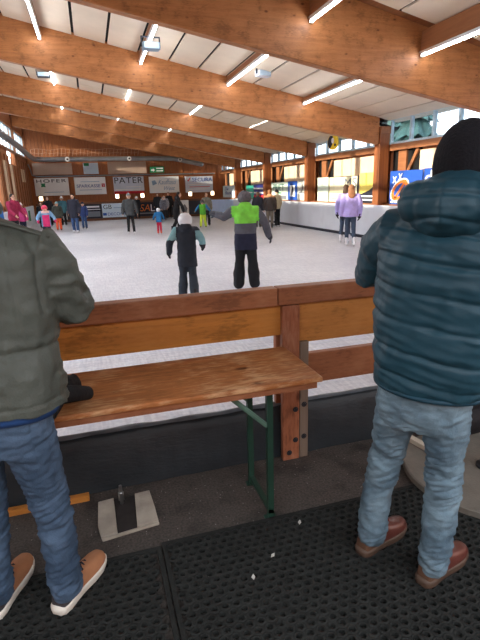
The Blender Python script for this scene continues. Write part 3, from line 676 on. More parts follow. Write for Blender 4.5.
def floor_things():
    gm = mat('glove_black',(18,18,20),.8,.2,30,bump=.4,bscale=90)
    t = thing('glove','crumpled black knitted glove lying on the table beside the man in olive','glove',(-.225,1.93,.768))
    bm = bmesh.new()
    hand_pieces(bm,(0,-.07,.032),(.25,1,.15),(0,-.1,1),(1,0,0),.2,.0105,.55,1.5)
    tube(bm,[(-.02,-.13,.03),(0,-.07,.034)],[(.042,.03),(.04,.026)],14,squash=(0,0,1)); ell(bm,(-.01,-.03,.05),(.045,.06,.03))
    fuse('knit_shell', bm, .005, gm, t, 3); t.scale = (1.35,1.35,1.9)
    bm = bmesh.new(); tube(bm,[(-.034,-.16,.031),(-.025,-.125,.031)],[(.046,.03),(.046,.031)],16,squash=(0,0,1)); bm_obj('cuff', bm, gm, t, True)
    # ring mats
    rub = mat('rubber',(40,41,39),.85,.25,30,bump=.2,bscale=120,spec=.2)
    def ring_mat(label, x0,x1,y0,y1):
        verts = []; faces = []
        p = .044; rh = p*.80; H = .02; hole = .0122
        ry = int((y1-y0-.03)/rh)
        for j in range(ry):
            cy = y1-.02-rh*.66-j*rh
            n = int((x1-x0-.03-p*.5)/p)
            for i in range(n):
                cx = x0+.015+p*.5+i*p+(p*.5 if j%2 else 0)
                b = len(verts)
                hx = p*.5; hy = rh*2/3*1.0
                outer = []
                hexv = [(0,hy),(hx,hy*.5),(hx,-hy*.5),(0,-hy),(-hx,-hy*.5),(-hx,hy*.5)]
                for k in range(6):
                    a, c = hexv[k], hexv[(k+1)%6]; outer.append(a); outer.append(((a[0]+c[0])/2,(a[1]+c[1])/2))
                for (ux,uy) in outer: verts.append((cx+ux,cy+uy,H-.003))
                for (ux,uy) in outer:
                    a = math.atan2(uy,ux); verts.append((cx+(hole+.003)*math.cos(a),cy+(hole+.003)*math.sin(a),H))
                for (ux,uy) in outer:
                    a = math.atan2(uy,ux); verts.append((cx+hole*math.cos(a),cy+hole*math.sin(a),H-.002))
                for (ux,uy) in outer:
                    a = math.atan2(uy,ux); verts.append((cx+hole*math.cos(a),cy+hole*math.sin(a),0))
                for k in range(12):
                    l = (k+1)%12
                    for q in (0,12,24): faces.append((b+q+k,b+q+12+k,b+q+12+l,b+q+l))
        def bx(a,b_,c,d):
            n = len(verts); verts.extend([(a,c,0),(b_,c,0),(b_,d,0),(a,d,0),(a,c,H),(b_,c,H),(b_,d,H),(a,d,H)])
            for f in ((4,5,6,7),(0,1,5,4),(1,2,6,5),(2,3,7,6),(3,0,4,7)): faces.append(tuple(n+q for q in f))
        bx(x0,x1,y1-.02,y1); bx(x0,x1,y0,y0+.02); bx(x0,x0+.018,y0+.02,y1-.02); bx(x1-.018,x1,y0+.02,y1-.02)
        me = bpy.data.meshes.new('ring_mat'); me.from_pydata(verts,[],faces); me.materials.append(rub); me.update()
        setp(link('ring_mat', me), label, 'mat', 'black rubber ring mats')
    ring_mat('black rubber ring mat under the man in the olive jacket, left of the seam',-1.15,.145,.85,1.885)
    ring_mat('wide black rubber ring mat under the man in the teal jacket, right of the seam',.152,2.3,.75,1.905)
    # concrete anchor with steel bolt
    cc = mat('concrete',(168,158,144),.85,.2,9,bump=.4,bscale=60)
    t = thing('anchor_block','pale concrete anchor block with a dark slot and steel bolt by the tarpaulin','anchor',(.01,2.18,0))
    def slab(n, pts, z, m):
        bm = bmesh.new(); a = [bm.verts.new((x,y,0)) for x,y in pts]; b = [bm.verts.new((x,y,z)) for x,y in pts]
        bm.faces.new(a[::-1]); bm.faces.new(b)
        for i in range(len(a)): bm.faces.new((a[i],a[(i+1)%len(a)],b[(i+1)%len(b)],b[i]))
        return bm_obj(n, bm, m, t, bevel=.003)
    slab('concrete_slab',[(-.135,.14),(-.055,.15),(-.05,-.125),(-.125,-.145),(-.14,-.05)],.018,cc)
    slab('concrete_slab',[(.055,.15),(.135,.155),(.145,.02),(.15,-.11),(.045,-.12)],.018,cc)
    slab('slot_plate',[(-.054,.15),(.054,.15),(.044,-.12),(-.049,-.125)],.008,mat('slot_dark',(44,38,36),.8,.2,20))
    slab('front_lip',[(-.125,-.146),(.15,-.112),(.152,-.124),(-.12,-.158)],.014,cc)
    bm = bmesh.new(); tube(bm,[(-.015,.1,.005),(-.015,.1,.115)],.009,10,cap=False); tube(bm,[(-.015,.1,.03),(-.015,.1,.075)],.015,6,cap=False); bm_obj('bolt', bm, M_steel, t)
    # round slab and things beyond
    t = thing('stone_disc','round grey stone slab lying on the mat behind the man in teal','slab',(1.96,1.87,.02))
    bm = bmesh.new(); tube(bm,[(0,0,0),(0,0,.03),(0,0,.036)],[.44,.44,.432],48,cap=False); bm_obj('slab_disc', bm, mat('stone_slab',(118,112,102),.8,.12,12,bump=.3,bscale=80), t)
    bm = bmesh.new(); tube(bm,[(0,0,.036),(0,0,.05)],.05,20,cap=False); tube(bm,[(0,0,.05),(0,0,.11)],.03,16,cap=False); bm_obj('socket', bm, M_dark, t)
    o = boxobj('pale_batten',-.02,.02,-.2,.2,0,.03,mat('pale_wood',(206,196,176),.6,.1),bevel=.003); o.location=(1.76,2.16,.0575); o.rotation_euler=(0,0,R(12)); setp(o,'short pale batten leaning over the edge of the round stone slab','batten')
    t = thing('black_bag','black soft bag on the floor behind the knees of the man in teal','bag',(2.12,2.2,.062))
    bm = bmesh.new(); ell(bm,(0,0,.1),(.24,.09,.1)); ell(bm,(.12,.0,.13),(.12,.08,.09)); fuse('bag_body', bm, .012, mat('bag_cloth',(24,24,28),.7,.2,10,bump=.3), t, 4)
    bm = bmesh.new(); tube(bm,[(-.12,0,.18),(-.08,0,.26),(.06,0,.28),(.12,0,.2)],.012,8); bm_obj('handle', bm, gm, t, True)
    pw = mat('paper_white',(190,188,180),.8,0)
    for (x,y,a,lab) in ((.61,1.66,.3,'tiny white paper scrap in the middle of the wide ring mat'),(.49,1.57,1.1,'tiny white paper scrap on the ring mat nearer the seam'),(.81,1.82,.8,'tiny white paper scrap on the ring mat close to the table leg')):
        bm = bmesh.new(); vs = [bm.verts.new(p) for p in ((-.012,-.004,.021),(.004,-.008,.023),(.014,.003,.028),(0,.009,.022))]; w2 = [bm.verts.new(v.co+V((0,0,.0012))) for v in vs]
        bm.faces.new(vs[::-1]); bm.faces.new(w2)
        for i in range(4): bm.faces.new((vs[i],vs[(i+1)%4],w2[(i+1)%4],w2[i]))
        o = bm_obj('paper_scrap', bm, pw); o.location=(x,y,0); o.rotation_euler=(0,0,a); setp(o,lab,'paper scrap','paper scraps on the mat')

# ------------------------------------------------------------------ people
def cl(name, rgb, **k):
    k.setdefault('rough',.8); k.setdefault('var',.14); k.setdefault('scale',9)
    return mat('cloth_'+name, rgb, **k)
SKIN = mat('skin',(214,166,140),.55,.05); EYE = mat('eye',(40,34,32),.3,0); LIP = mat('lip',(176,100,92),.5,0)
BLADE = MATS['steel']

def head_pieces(bm, c, s, fwd=(0,1,0)):
    """skull, jaw, nose, ears; s = head height"""
    c = V(c); f = V(fwd).normalized(); r = f.cross(V((0,0,1))).normalized()
    rot = Matrix((( r.x,f.x,0,0),(r.y,f.y,0,0),(0,0,1,0),(0,0,0,1)))
    ell(bm, c+V((0,0,.06*s)), (.335*s,.40*s,.42*s), rot); ell(bm, c+f*.09*s+V((0,0,-.2*s)), (.26*s,.27*s,.28*s), rot)
    tube(bm, [c+f*.34*s+V((0,0,.06*s)), c+f*.45*s+V((0,0,-.07*s))], [.045*s,.065*s], 8)
    for k in (-1,1): ell(bm, c+r*.335*s*k+V((0,0,-.02*s)), (.05*s,.1*s,.14*s), rot, 10)
def face_fn(c, s, fwd=(0,1,0)):
    c = V(c); f = V(fwd).normalized(); r = f.cross(V((0,0,1))).normalized()
    def fn(p, n):
        d = p-c; u, w, z = d.dot(r), d.dot(f), d.z
        if w > .2*s:
            if abs(abs(u)-.15*s) < .065*s and abs(z-.05*s) < .04*s: return 1
            if abs(u) < .12*s and abs(z+.24*s) < .035*s: return 2
        return 0
    return fn

def person(label, loc, yaw, h, jacket, trousers, head='hair', headm=None, hem=.46, arms=None, legs=None, lean=(0,0), gloves=None,
           skates=None, hk=1.0, hood=False, bands=None, bulk=1.0, look=None, flare=1.0, group='people on the ice', hairlen=0, scarf=None, tight=1.0, cat='person'):
    """facing +Y in its own frame; yaw in degrees clockwise from +Y"""
    t = thing('person', label, cat, loc, R(-yaw), group)
    b0 = .055 if skates else 0.0
    def P(x,y,z):
        k = max(0,z-.5); return V((x*h+lean[0]*k*h, y*h+lean[1]*k*h, z*h+b0))
    hs = .135*h*hk; hz = .985-.0675*hk
    hc = P(0,.012,hz)
    fwd = look or (0,1,0)
    arms = arms or [((-.035,-.02,-.165),(-.03,.03,-.31)),((.035,-.02,-.165),(.03,.03,-.31))]
    legs = legs or [((-.055,.005,.275),(-.06,0,.05)),((.055,.005,.275),(.06,0,.05))]
    sh = [P(-.108*bulk**.5,0,.80), P(.108*bulk**.5,0,.80)]
    el = [sh[i]+V(arms[i][0])*h for i in (0,1)]; wr = [sh[i]+V(arms[i][1])*h for i in (0,1)]
    hip = [P(-.05,0,.5), P(.05,0,.5)]
    kn = [V(legs[i][0])*h+V((0,0,b0)) for i in (0,1)]; an = [V(legs[i][1])*h+V((0,0,b0)) for i in (0,1)]
    vx = .0085*h
    bm = bmesh.new()
    head_pieces(bm, hc, hs, fwd)
    tube(bm,[P(0,0,.80),P(0,.005,.86),hc-V((0,0,hs*.3))],[.034*h,.032*h,.034*h],12)
    loft(bm,[(P(0,0,.47).z,*P(0,0,.47).xy,.075*h,.055*h),(P(0,0,.62).z,*P(0,0,.62).xy,.075*h,.05*h),(P(0,0,.78).z,*P(0,0,.78).xy,.1*h,.055*h),(P(0,0,.83).z,*P(0,0,.83).xy,.06*h,.045*h)],16)
    for i in (0,1):
        tube(bm,[P(0,0,.78),sh[i],el[i],wr[i]],[.04*h,.034*h,.026*h,.018*h],10)
        tube(bm,[hip[i],kn[i],an[i]],[.042*h,.029*h,.02*h],10)
        tube(bm,[an[i]+V((0,-.02*h,-.02*h)),an[i]+V((0,.07*h,-.03*h))],[.022*h,.018*h],8)
        if not gloves: hand_pieces(bm, wr[i], wr[i]-el[i]+V((0,.02*h,0)), (-1 if i==0 else 1,0,.2), (0,1,0), .108*h, .0105*.9)
    fuse('body', bm, vx, [SKIN,EYE,LIP], t, 3, face_fn(hc,hs,fwd))
    # trousers
    bm = bmesh.new()
    loft(bm,[(P(0,0,.45).z,*P(0,0,.46).xy,.07*h,.06*h),(P(0,0,.5).z,*P(0,0,.5).xy,.088*h,.07*h),(P(0,0,.57).z,*P(0,0,.57).xy,.084*h,.064*h)],18)
    for i in (0,1):
        tube(bm,[hip[i],(hip[i]+kn[i])/2,kn[i],(kn[i]+an[i])/2,an[i]+V((0,0,-.012*h))],[.06*h*tight,.054*h*tight,.046*h*tight,.043*h*flare*tight,.040*h*flare*tight],14)
    fuse('trousers', bm, .010*h, trousers, t, 3, deform=lambda c,n: .006*h*noise.noise(c*14/h))
    # jacket
    bm = bmesh.new(); W = bulk
    rs = [(hem,.105*W,.078*W),(hem+.06,.105*W,.08*W),(.6,.1*W,.075*W),(.7,.098*W,.072*W),(.78,.105*W,.066*W),(.825,.075*W,.055*W),(.85,.046*W,.044*W)]
    loft(bm,[(P(0,0,z).z,*P(0,0,max(z,.5)).xy,rx*h,ry*h) for z,rx,ry in rs if z == hem or z > hem+.03 ],22)
    for i in (0,1):
        e = wr[i]+(wr[i]-el[i]).normalized()*.0
        tube(bm,[P(0,0,.79),sh[i],(sh[i]+el[i])/2,el[i],(el[i]+wr[i])/2,e],[.05*h*W,.046*h*W,.043*h*W,.038*h*W,.035*h*W,.030*h*W],14)
    if hood:
        ell(bm,P(0,-.05,.835),(.075*h,.045*h,.055*h)); ell(bm,P(0,-.02,.86),(.062*h,.05*h,.03*h))
    else: tube(bm,[P(0,0,.82),P(0,0,.865)],[.047*h,.043*h],14)
    jm = jacket if isinstance(jacket,(list,tuple)) else [jacket]
    inv = [(p-V((0,0,b0)))/h for p in (sh[0],sh[1])]
    fuse('jacket', bm, .0095*h, jm, t, 3, matfn=(lambda c,n: bands(V((c.x/h-lean[0]*max(0,(c.z-b0)/h-.5), c.y/h, (c.z-b0)/h)))) if bands else None,
         deform=lambda c,n: .007*h*noise.noise(c*11/h)+.004*h*noise.noise(c*27/h))
    # gloves, footwear
    for i in (0,1):
        if gloves:
            bm = bmesh.new(); hand_pieces(bm, wr[i], wr[i]-el[i], (-1 if i==0 else 1,0,.2), (0,1,0), .115*h, .011, .35, 1.35)
            tube(bm,[wr[i]-(wr[i]-el[i]).normalized()*.03*h, wr[i]+(wr[i]-el[i]).normalized()*.03*h],[.034*h,.03*h],12)
            fuse('glove', bm, max(.006,.0058*h), gloves, t, 2)
        d = V((0,1,0)); s = skates or M_dark
        bm = bmesh.new(); a = an[i]
        tube(bm,[a+V((0,-.012*h,.055*h)),a+V((0,-.012*h,.0)),a+V((0,-.008*h,-.018*h))],[(.030*h,.036*h),(.028*h,.036*h),(.027*h,.038*h)],12,squash=(0,1,0))
        tube(bm,[a+V((0,-.03*h,-.026*h)),a+V((0,.05*h,-.027*h)),a+V((0,.095*h,-.031*h))],[(.026*h,.022*h),(.029*h,.021*h),(.024*h,.017*h)],12,squash=(0,0,1))
        bt = fuse('boot' if not skates else 'skate', bm, .008*h, s, t, 3)
        if skates:
            bm = bmesh.new(); z = a.z-.05*h
            box(bm,a.x-.003,a.x+.003,a.y-.055*h,a.y+.1*h,a.z-.0475*h-.055,a.z-.0475*h-.03)
            for yy in (-.025,.06): box(bm,a.x-.008,a.x+.008,a.y+yy*h-.012,a.y+yy*h+.012,a.z-.0475*h-.034,a.z-.0475*h+.012)
            bm_obj('blade', bm, BLADE, bt)
    # headgear
    f = V(fwd).normalized()
    hm = headm or cl('hair_brown',(74,52,38))
    rr = f.cross(V((0,0,1))); rot = Matrix(((rr.x,f.x,0,0),(rr.y,f.y,0,0),(0,0,1,0),(0,0,0,1)))
    if head == 'helmet':
        bm = bmesh.new(); ell(bm,hc+V((0,0,.12*hs)),(.47*hs,.53*hs,.48*hs),rot,24)
        bmesh.ops.bisect_plane(bm,geom=bm.verts[:]+bm.edges[:]+bm.faces[:],plane_co=hc+V((0,0,-.1*hs))+f*.1*hs,plane_no=(V((0,0,1))*.9+f*-.25).normalized(),clear_inner=True)
        bmesh.ops.holes_fill(bm,edges=bm.edges[:])
        hl = bm_obj('helmet', bm, hm, t, True)
        bm = bmesh.new(); tube(bm,[hc+rr*.37*hs+V((0,0,-.05*hs)),hc+f*.12*hs+V((0,0,-.47*hs)),hc-rr*.37*hs+V((0,0,-.05*hs))],.025*hs,6); bm_obj('chin_strap', bm, M_dark, t)
        if hairlen:
            bm = bmesh.new(); tube(bm,[hc-f*.3*hs,hc-f*.42*hs-V((0,0,.4*hs)),hc-f*.4*hs-V((0,0,.4*hs+hairlen*hs))],[.2*hs,.2*hs,.08*hs],10); bm_obj('hair', bm, cl('hair_brown',(74,52,38)), t, True)
    elif head == 'beanie':
        bm = bmesh.new(); ell(bm,hc+V((0,0,.13*hs))-f*.02*hs,(.41*hs,.46*hs,.46*hs),rot)
        bmesh.ops.bisect_plane(bm,geom=bm.verts[:]+bm.edges[:]+bm.faces[:],plane_co=hc+V((0,0,.08*hs)),plane_no=(V((0,0,1))-f*.3).normalized(),clear_inner=True); bmesh.ops.holes_fill(bm,edges=bm.edges[:])
        ell(bm,hc+V((0,0,.62*hs)),(.1*hs,.1*hs,.09*hs),None,10)
        hl = bm_obj('beanie', bm, hm, t, True)
        bm = bmesh.new(); n = 24; pts = []
        for i in range(n+1): a = 2*math.pi*i/n; pts.append(hc+rr*.4*hs*math.cos(a)+f*(.45*math.sin(a)-.02)*hs+V((0,0,(.1+.12*math.sin(a))*hs)))
        tube(bm,pts,[(.07*hs,.03*hs)]*len(pts),8,cap=False,squash=(0,0,1)) if False else tube(bm,pts,.055*hs,8); bm_obj('cuff', bm, hm, hl, True)
        if hairlen:
            bm = bmesh.new(); tube(bm,[hc-f*.25*hs,hc-f*.38*hs-V((0,0,.45*hs)),hc-f*.36*hs-V((0,0,.45*hs+hairlen*hs))],[(.34*hs,.2*hs),(.36*hs,.16*hs),(.2*hs,.08*hs)],12,squash=f); bm_obj('hair', bm, cl('hair_brown',(74,52,38)), t, True)
    else:
        bm = bmesh.new(); ell(bm,hc+V((0,0,.12*hs))-f*.09*hs,(.385*hs,.40*hs,.44*hs),rot)
        ell(bm,hc-f*.2*hs-V((0,0,.1*hs)),(.35*hs,.27*hs,.36*hs),rot)
        if hairlen: tube(bm,[hc-f*.2*hs,hc-f*.38*hs-V((0,0,.4*hs)),hc-f*.56*hs-V((0,0,.5*hs+hairlen*.5*hs)),hc-f*.6*hs-V((0,0,.5*hs+hairlen*hs))],[(.38*hs,.24*hs),(.46*hs,.22*hs),(.44*hs,.16*hs),(.26*hs,.1*hs)],14,squash=f)
        fuse('hair', bm, .05*hs, hm, t, 3, deform=lambda c,n: .02*hs*noise.noise(V((c.x*40/hs*.1,c.y*4/hs,c.z*1.5/hs))))
    if scarf:
        bm = bmesh.new(); pts = [P(.05*math.cos(a),.05*math.sin(a),.855) for a in [2*math.pi*i/14 for i in range(15)]]; tube(bm,pts,.02*h,8); bm_obj('scarf', bm, scarf, t, True)
    return t

def crowd():
    dark = cl('dark',(34,36,42)); navy = cl('navy',(36,42,62)); black = cl('black',(22,22,26)); jean = cl('denim_far',(58,84,126))
    wsk = mat('skate_white',(236,236,240),.4,.03); bsk = mat('skate_black',(30,30,34),.4,.05); gl = cl('glove_dark',(40,42,48))
    hb = cl('hair_brown',(74,52,38)); hd = cl('hair_dark',(40,30,28)); hl = cl('hair_light',(150,102,68))
    glide = [((-.06,.03,.28),(-.075,.05,.05)),((.055,.02,.275),(.07,-.05,.05))]
    stride = [((-.05,.05,.28),(-.055,.07,.05)),((.05,.0,.27),(.06,-.1,.06))]
    z = ICE
    # two children close to the barrier
    tealp = cl('teal_pale',(126,170,176)); kid = cl('kid_navy',(38,44,54)); kidt = cl('kid_trousers',(50,58,68))
    def b1(p):
        return 1 if abs(p.x) > .112 and p.z > .70 and p.x < 0 or (p.x > .112 and .63 < p.z < .80) else 0
    person('child in white helmet and dark jacket with pale teal sleeves near the barrier',(1.37,7.45,z),12,1.34,[kid,tealp],kidt,'helmet',mat('helmet_white',(228,230,234),.35,.03),hem=.385,
           arms=[((-.075,-.03,-.13),(-.095,.05,-.245)),((.065,-.01,-.11),(.075,.1,-.19))],legs=glide,gloves=gl,skates=bsk,hk=1.3,hood=True,bands=b1,bulk=1.12,flare=1.35,group='children near the barrier')
    lime = cl('lime',(140,236,84)); grey = cl('kid_grey',(92,94,104)); nv = cl('kid_deep_navy',(38,42,66)); gbl = cl('kid_black',(30,31,36))
    def b2(p):
        if abs(p.x) > .142: return 1
        if p.z > .675: return 0
        return 1 if p.z > .57 else 2
    k = person('child in lime green and navy ski jacket waving its left arm, seen from behind',(2.49,7.92,z),14,1.64,[lime,grey,nv],gbl,'helmet',mat('helmet_grey_knit',(104,100,106),.8,.35,20),hem=.40,
           arms=[((-.105,.03,-.06),(-.19,.1,-.035)),((.085,-.01,-.13),(.135,.04,-.26))],legs=[((-.068,.015,.275),(-.085,.0,.05)),((.068,.005,.275),(.085,-.01,.05))],gloves=cl('glove_grey',(64,66,74)),skates=bsk,hk=1.12,hood=True,bands=b2,bulk=1.16,flare=1.35,tight=1.1,group='children near the barrier')
    bm = bmesh.new(); box(bm,-.04,.04,0,.006,0,.03); o = bm_obj('reflective_tag', bm, mat('reflector',(228,232,234),.3,0), k, bevel=.002); o.location = (.02,-.135,.78)
    # skaters
    lav = cl('lavender',(188,172,232))
    person('skater in loose lavender sweater and dark leggings with long brown hair, nearer of the two',(7.05,12.4,z),25,1.7,lav,cl('leggings',(66,80,100)),'hair',hl,hem=.47,legs=stride,gloves=gl,skates=wsk,hairlen=.55,bulk=1.14,tight=.82)
    person('skater in lavender sweater half hidden on the far side of the long haired one',(7.38,13.3,z),28,1.7,cl('lavender_b',(176,164,222)),cl('leggings',(66,80,100)),'hair',hb,hem=.47,legs=glide,gloves=gl,skates=wsk,hairlen=.4,bulk=1.1,tight=.82)
    person('woman in grey beanie, dark grey jacket and black leggings skating towards the barrier',(1.5,20.4,z),185,1.6,cl('charcoal',(70,74,76)),black,'beanie',cl('beanie_grey',(150,150,152)),hem=.45,arms=[((-.05,0,-.16),(-.07,.03,-.3)),((.05,0,-.16),(.06,.03,-.3))],legs=glide,skates=wsk,bulk=1.15,tight=.85,hairlen=.3)
    person('woman in long navy coat and blue jeans with dark hair and white skates',(-.72,22.8,z),200,1.64,cl('coat_navy',(40,42,56)),jean,'hair',hd,hem=.36,legs=glide,skates=wsk,bulk=1.15,hairlen=.5)
    person('child in dark blue behind the woman in the long navy coat',(-.36,24.6,z),190,1.24,cl('blue_dark',(44,62,112)),jean,'beanie',navy,hem=.44,skates=bsk,hk=1.15)
    person('small child in blue jacket, red trousers and white helmet out on the ice',(2.55,19.6,z),20,1.0,cl('blue_kid',(34,104,156)),cl('red_trousers',(190,40,72)),'helmet',MATS['helmet_white'],hem=.44,arms=[((-.08,0,-.14),(-.12,.04,-.25)),((.07,0,-.14),(.08,.06,-.25))],skates=mat('skate_orange',(214,110,70),.5,.05),hk=1.3,bulk=1.12)
    person('slim figure in long black coat bending forward beside the small blue child',(3.38,20.35,z),100,1.6,black,black,'hair',hd,hem=.3,arms=[((-.02,.09,-.15),(-.02,.12,-.3)),((.02,.09,-.15),(.03,.14,-.3))],lean=(0,.22),legs=stride,skates=bsk,hood=True)
    yl = cl('yellow_lime',(206,232,74)); gr = cl('green_kid',(96,186,60)); bl = cl('blue_sleeve',(44,112,170))
    person('child in lime yellow trousers and green jacket with blue sleeves',(4.8,21.6,z),195,1.2,[gr,bl],yl,'helmet',MATS['helmet_grey_knit'],hem=.46,arms=[((-.1,.02,-.12),(-.16,.06,-.2)),((.1,.02,-.12),(.16,.06,-.2))],legs=[((-.07,.03,.27),(-.1,.0,.05)),((.07,.03,.27),(.1,.0,.05))],skates=bsk,hk=1.25,bands=lambda p: 1 if abs(p.x)>.12 else 0,bulk=1.12,tight=1.1)
    person('adult in grey beige jacket standing just behind the lime yellow child',(5.2,22.5,z),190,1.52,cl('grey_beige',(128,126,116)),dark,'hair',hl,hem=.46,skates=bsk)
    person('dark coated adult at the right boards, left one of the trio',(6.9,20.05,z),40,1.5,cl('coat_dark',(40,42,52)),cl('trousers_khaki',(112,104,94)),'hair',hb,hem=.45,skates=bsk,bulk=1.1)
    person('adult in brown jacket with tan hood, middle of the trio at the right boards',(7.16,19.3,z),20,1.58,[cl('jacket_umber',(64,56,54)),cl('hood_tan',(204,146,104))],cl('trousers_khaki',(112,104,94)),'hair',hl,hem=.45,skates=bsk,hood=True,bulk=1.12,bands=lambda p: 1 if p.z>.80 else 0)
    person('adult in pale beige jacket, black trousers and black cap, right one of the trio',(7.86,20.25,z),330,1.56,cl('beige_jacket',(186,176,152)),black,'beanie',black,hem=.47,skates=bsk,bulk=1.05)
    person('person in black holding out one arm behind the waving green child',(6.7,21.3,z),300,1.46,black,dark,'hair',hd,hem=.42,arms=[((-.05,.0,-.15),(-.05,.06,-.3)),((.1,.03,-.1),(.17,.05,-.2))],skates=bsk,bulk=1.1)
    # group on the left
    sky = cl('sky_blue',(120,160,196)); pink = cl('hot_pink',(226,56,120))
    person('girl in pink and red striped helmet with blue and pink jacket, facing the barrier',(-1.54,18.2,z),165,1.3,[pink,sky,cl('collar_pink',(232,190,180))],navy,'helmet',mat('helmet_pink',(214,56,92),.35,.2,12),hem=.44,arms=[((-.09,.02,-.13),(-.1,.1,-.2)),((.09,.02,-.13),(.1,.1,-.2))],hk=1.22,skates=bsk,bands=lambda p: 2 if p.z>.79 and abs(p.x)<.1 else (1 if abs(p.x)>.09 or p.z>.74 else 0),bulk=1.15,gloves=cl('glove_pink',(214,50,110)))
    person('woman in crimson jacket with dark hair looking down beside the left wall',(-2.72,19.4,z),130,1.72,cl('crimson',(150,36,72)),dark,'hair',hd,hem=.44,skates=bsk,bulk=1.12,arms=[((-.03,.06,-.15),(-.02,.16,-.24)),((.03,.06,-.15),(.02,.16,-.24))],lean=(0,.1))
    person('person in bright blue jacket at the left edge of the picture',(-2.78,16.9,z),70,1.6,cl('bright_blue',(52,120,196)),dark,'hair',hd,hem=.44,skates=bsk,bulk=1.15)
    person('child in magenta jacket behind the woman in crimson',(-2.75,21.9,z),150,1.34,cl('magenta',(186,60,120)),navy,'beanie',cl('beanie_pale',(206,190,186)),hem=.44,skates=bsk,hk=1.15,bulk=1.1)
    person('child in dark olive coat, teal beanie and orange trousers',(-1.5,24.2,z),175,1.3,cl('olive_dark',(62,66,60)),cl('orange_trousers',(232,96,58)),'beanie',cl('beanie_teal',(138,176,178)),hem=.42,skates=bsk,hk=1.15,bulk=1.2)
    person('person in teal coat and white hat near the far boards',(-1.44,27.8,z),185,1.5,cl('teal_coat',(64,112,124)),black,'beanie',mat('skate_white',(0,0,0)),hem=.42,skates=bsk,bulk=1.1)
    person('child all in black standing at the far left in front of the white boards',(-2.4,26.4,z),160,1.28,black,black,'hair',hd,hem=.44,skates=bsk,hk=1.15)
    person('adult in black jacket at the far left boards under the leftmost banner',(-2.16,28.0,z),185,1.52,dark,black,'hair',hd,hem=.44,skates=bsk)
    # group at the far boards
    pat = mat('cloth_pattern',(150,152,160),.8,.6,26)
    person('adult in dark coat at the far boards left of the patterned jackets',(3.95,30.3,z),190,1.5,dark,black,'hair',hd,hem=.44,skates=bsk,bulk=1.15)
    person('person in grey and white patterned jacket at the far boards',(4.28,29.7,z),200,1.38,pat,dark,'hair',hb,hem=.42,skates=bsk,bulk=1.25)
    person('person in patterned grey jacket bending beside the black coated figure, far boards',(4.02,28.7,z),150,1.3,mat('cloth_pattern_b',(120,126,140),.8,.6,22),dark,'beanie',cl('beanie_grey',(150,150,152)),hem=.42,skates=bsk,bulk=1.2,lean=(0,.15))
    person('adult in black with uncovered head at the far boards, right of the patterned jackets',(4.6,30.2,z),185,1.55,black,black,'hair',hb,hem=.44,skates=bsk,bulk=1.1)
    person('person in dark clothes and white helmet before the orange lettered advert',(2.72,30.6,z),180,1.36,dark,black,'helmet',MATS['helmet_white'],hem=.44,skates=bsk,hk=1.1)

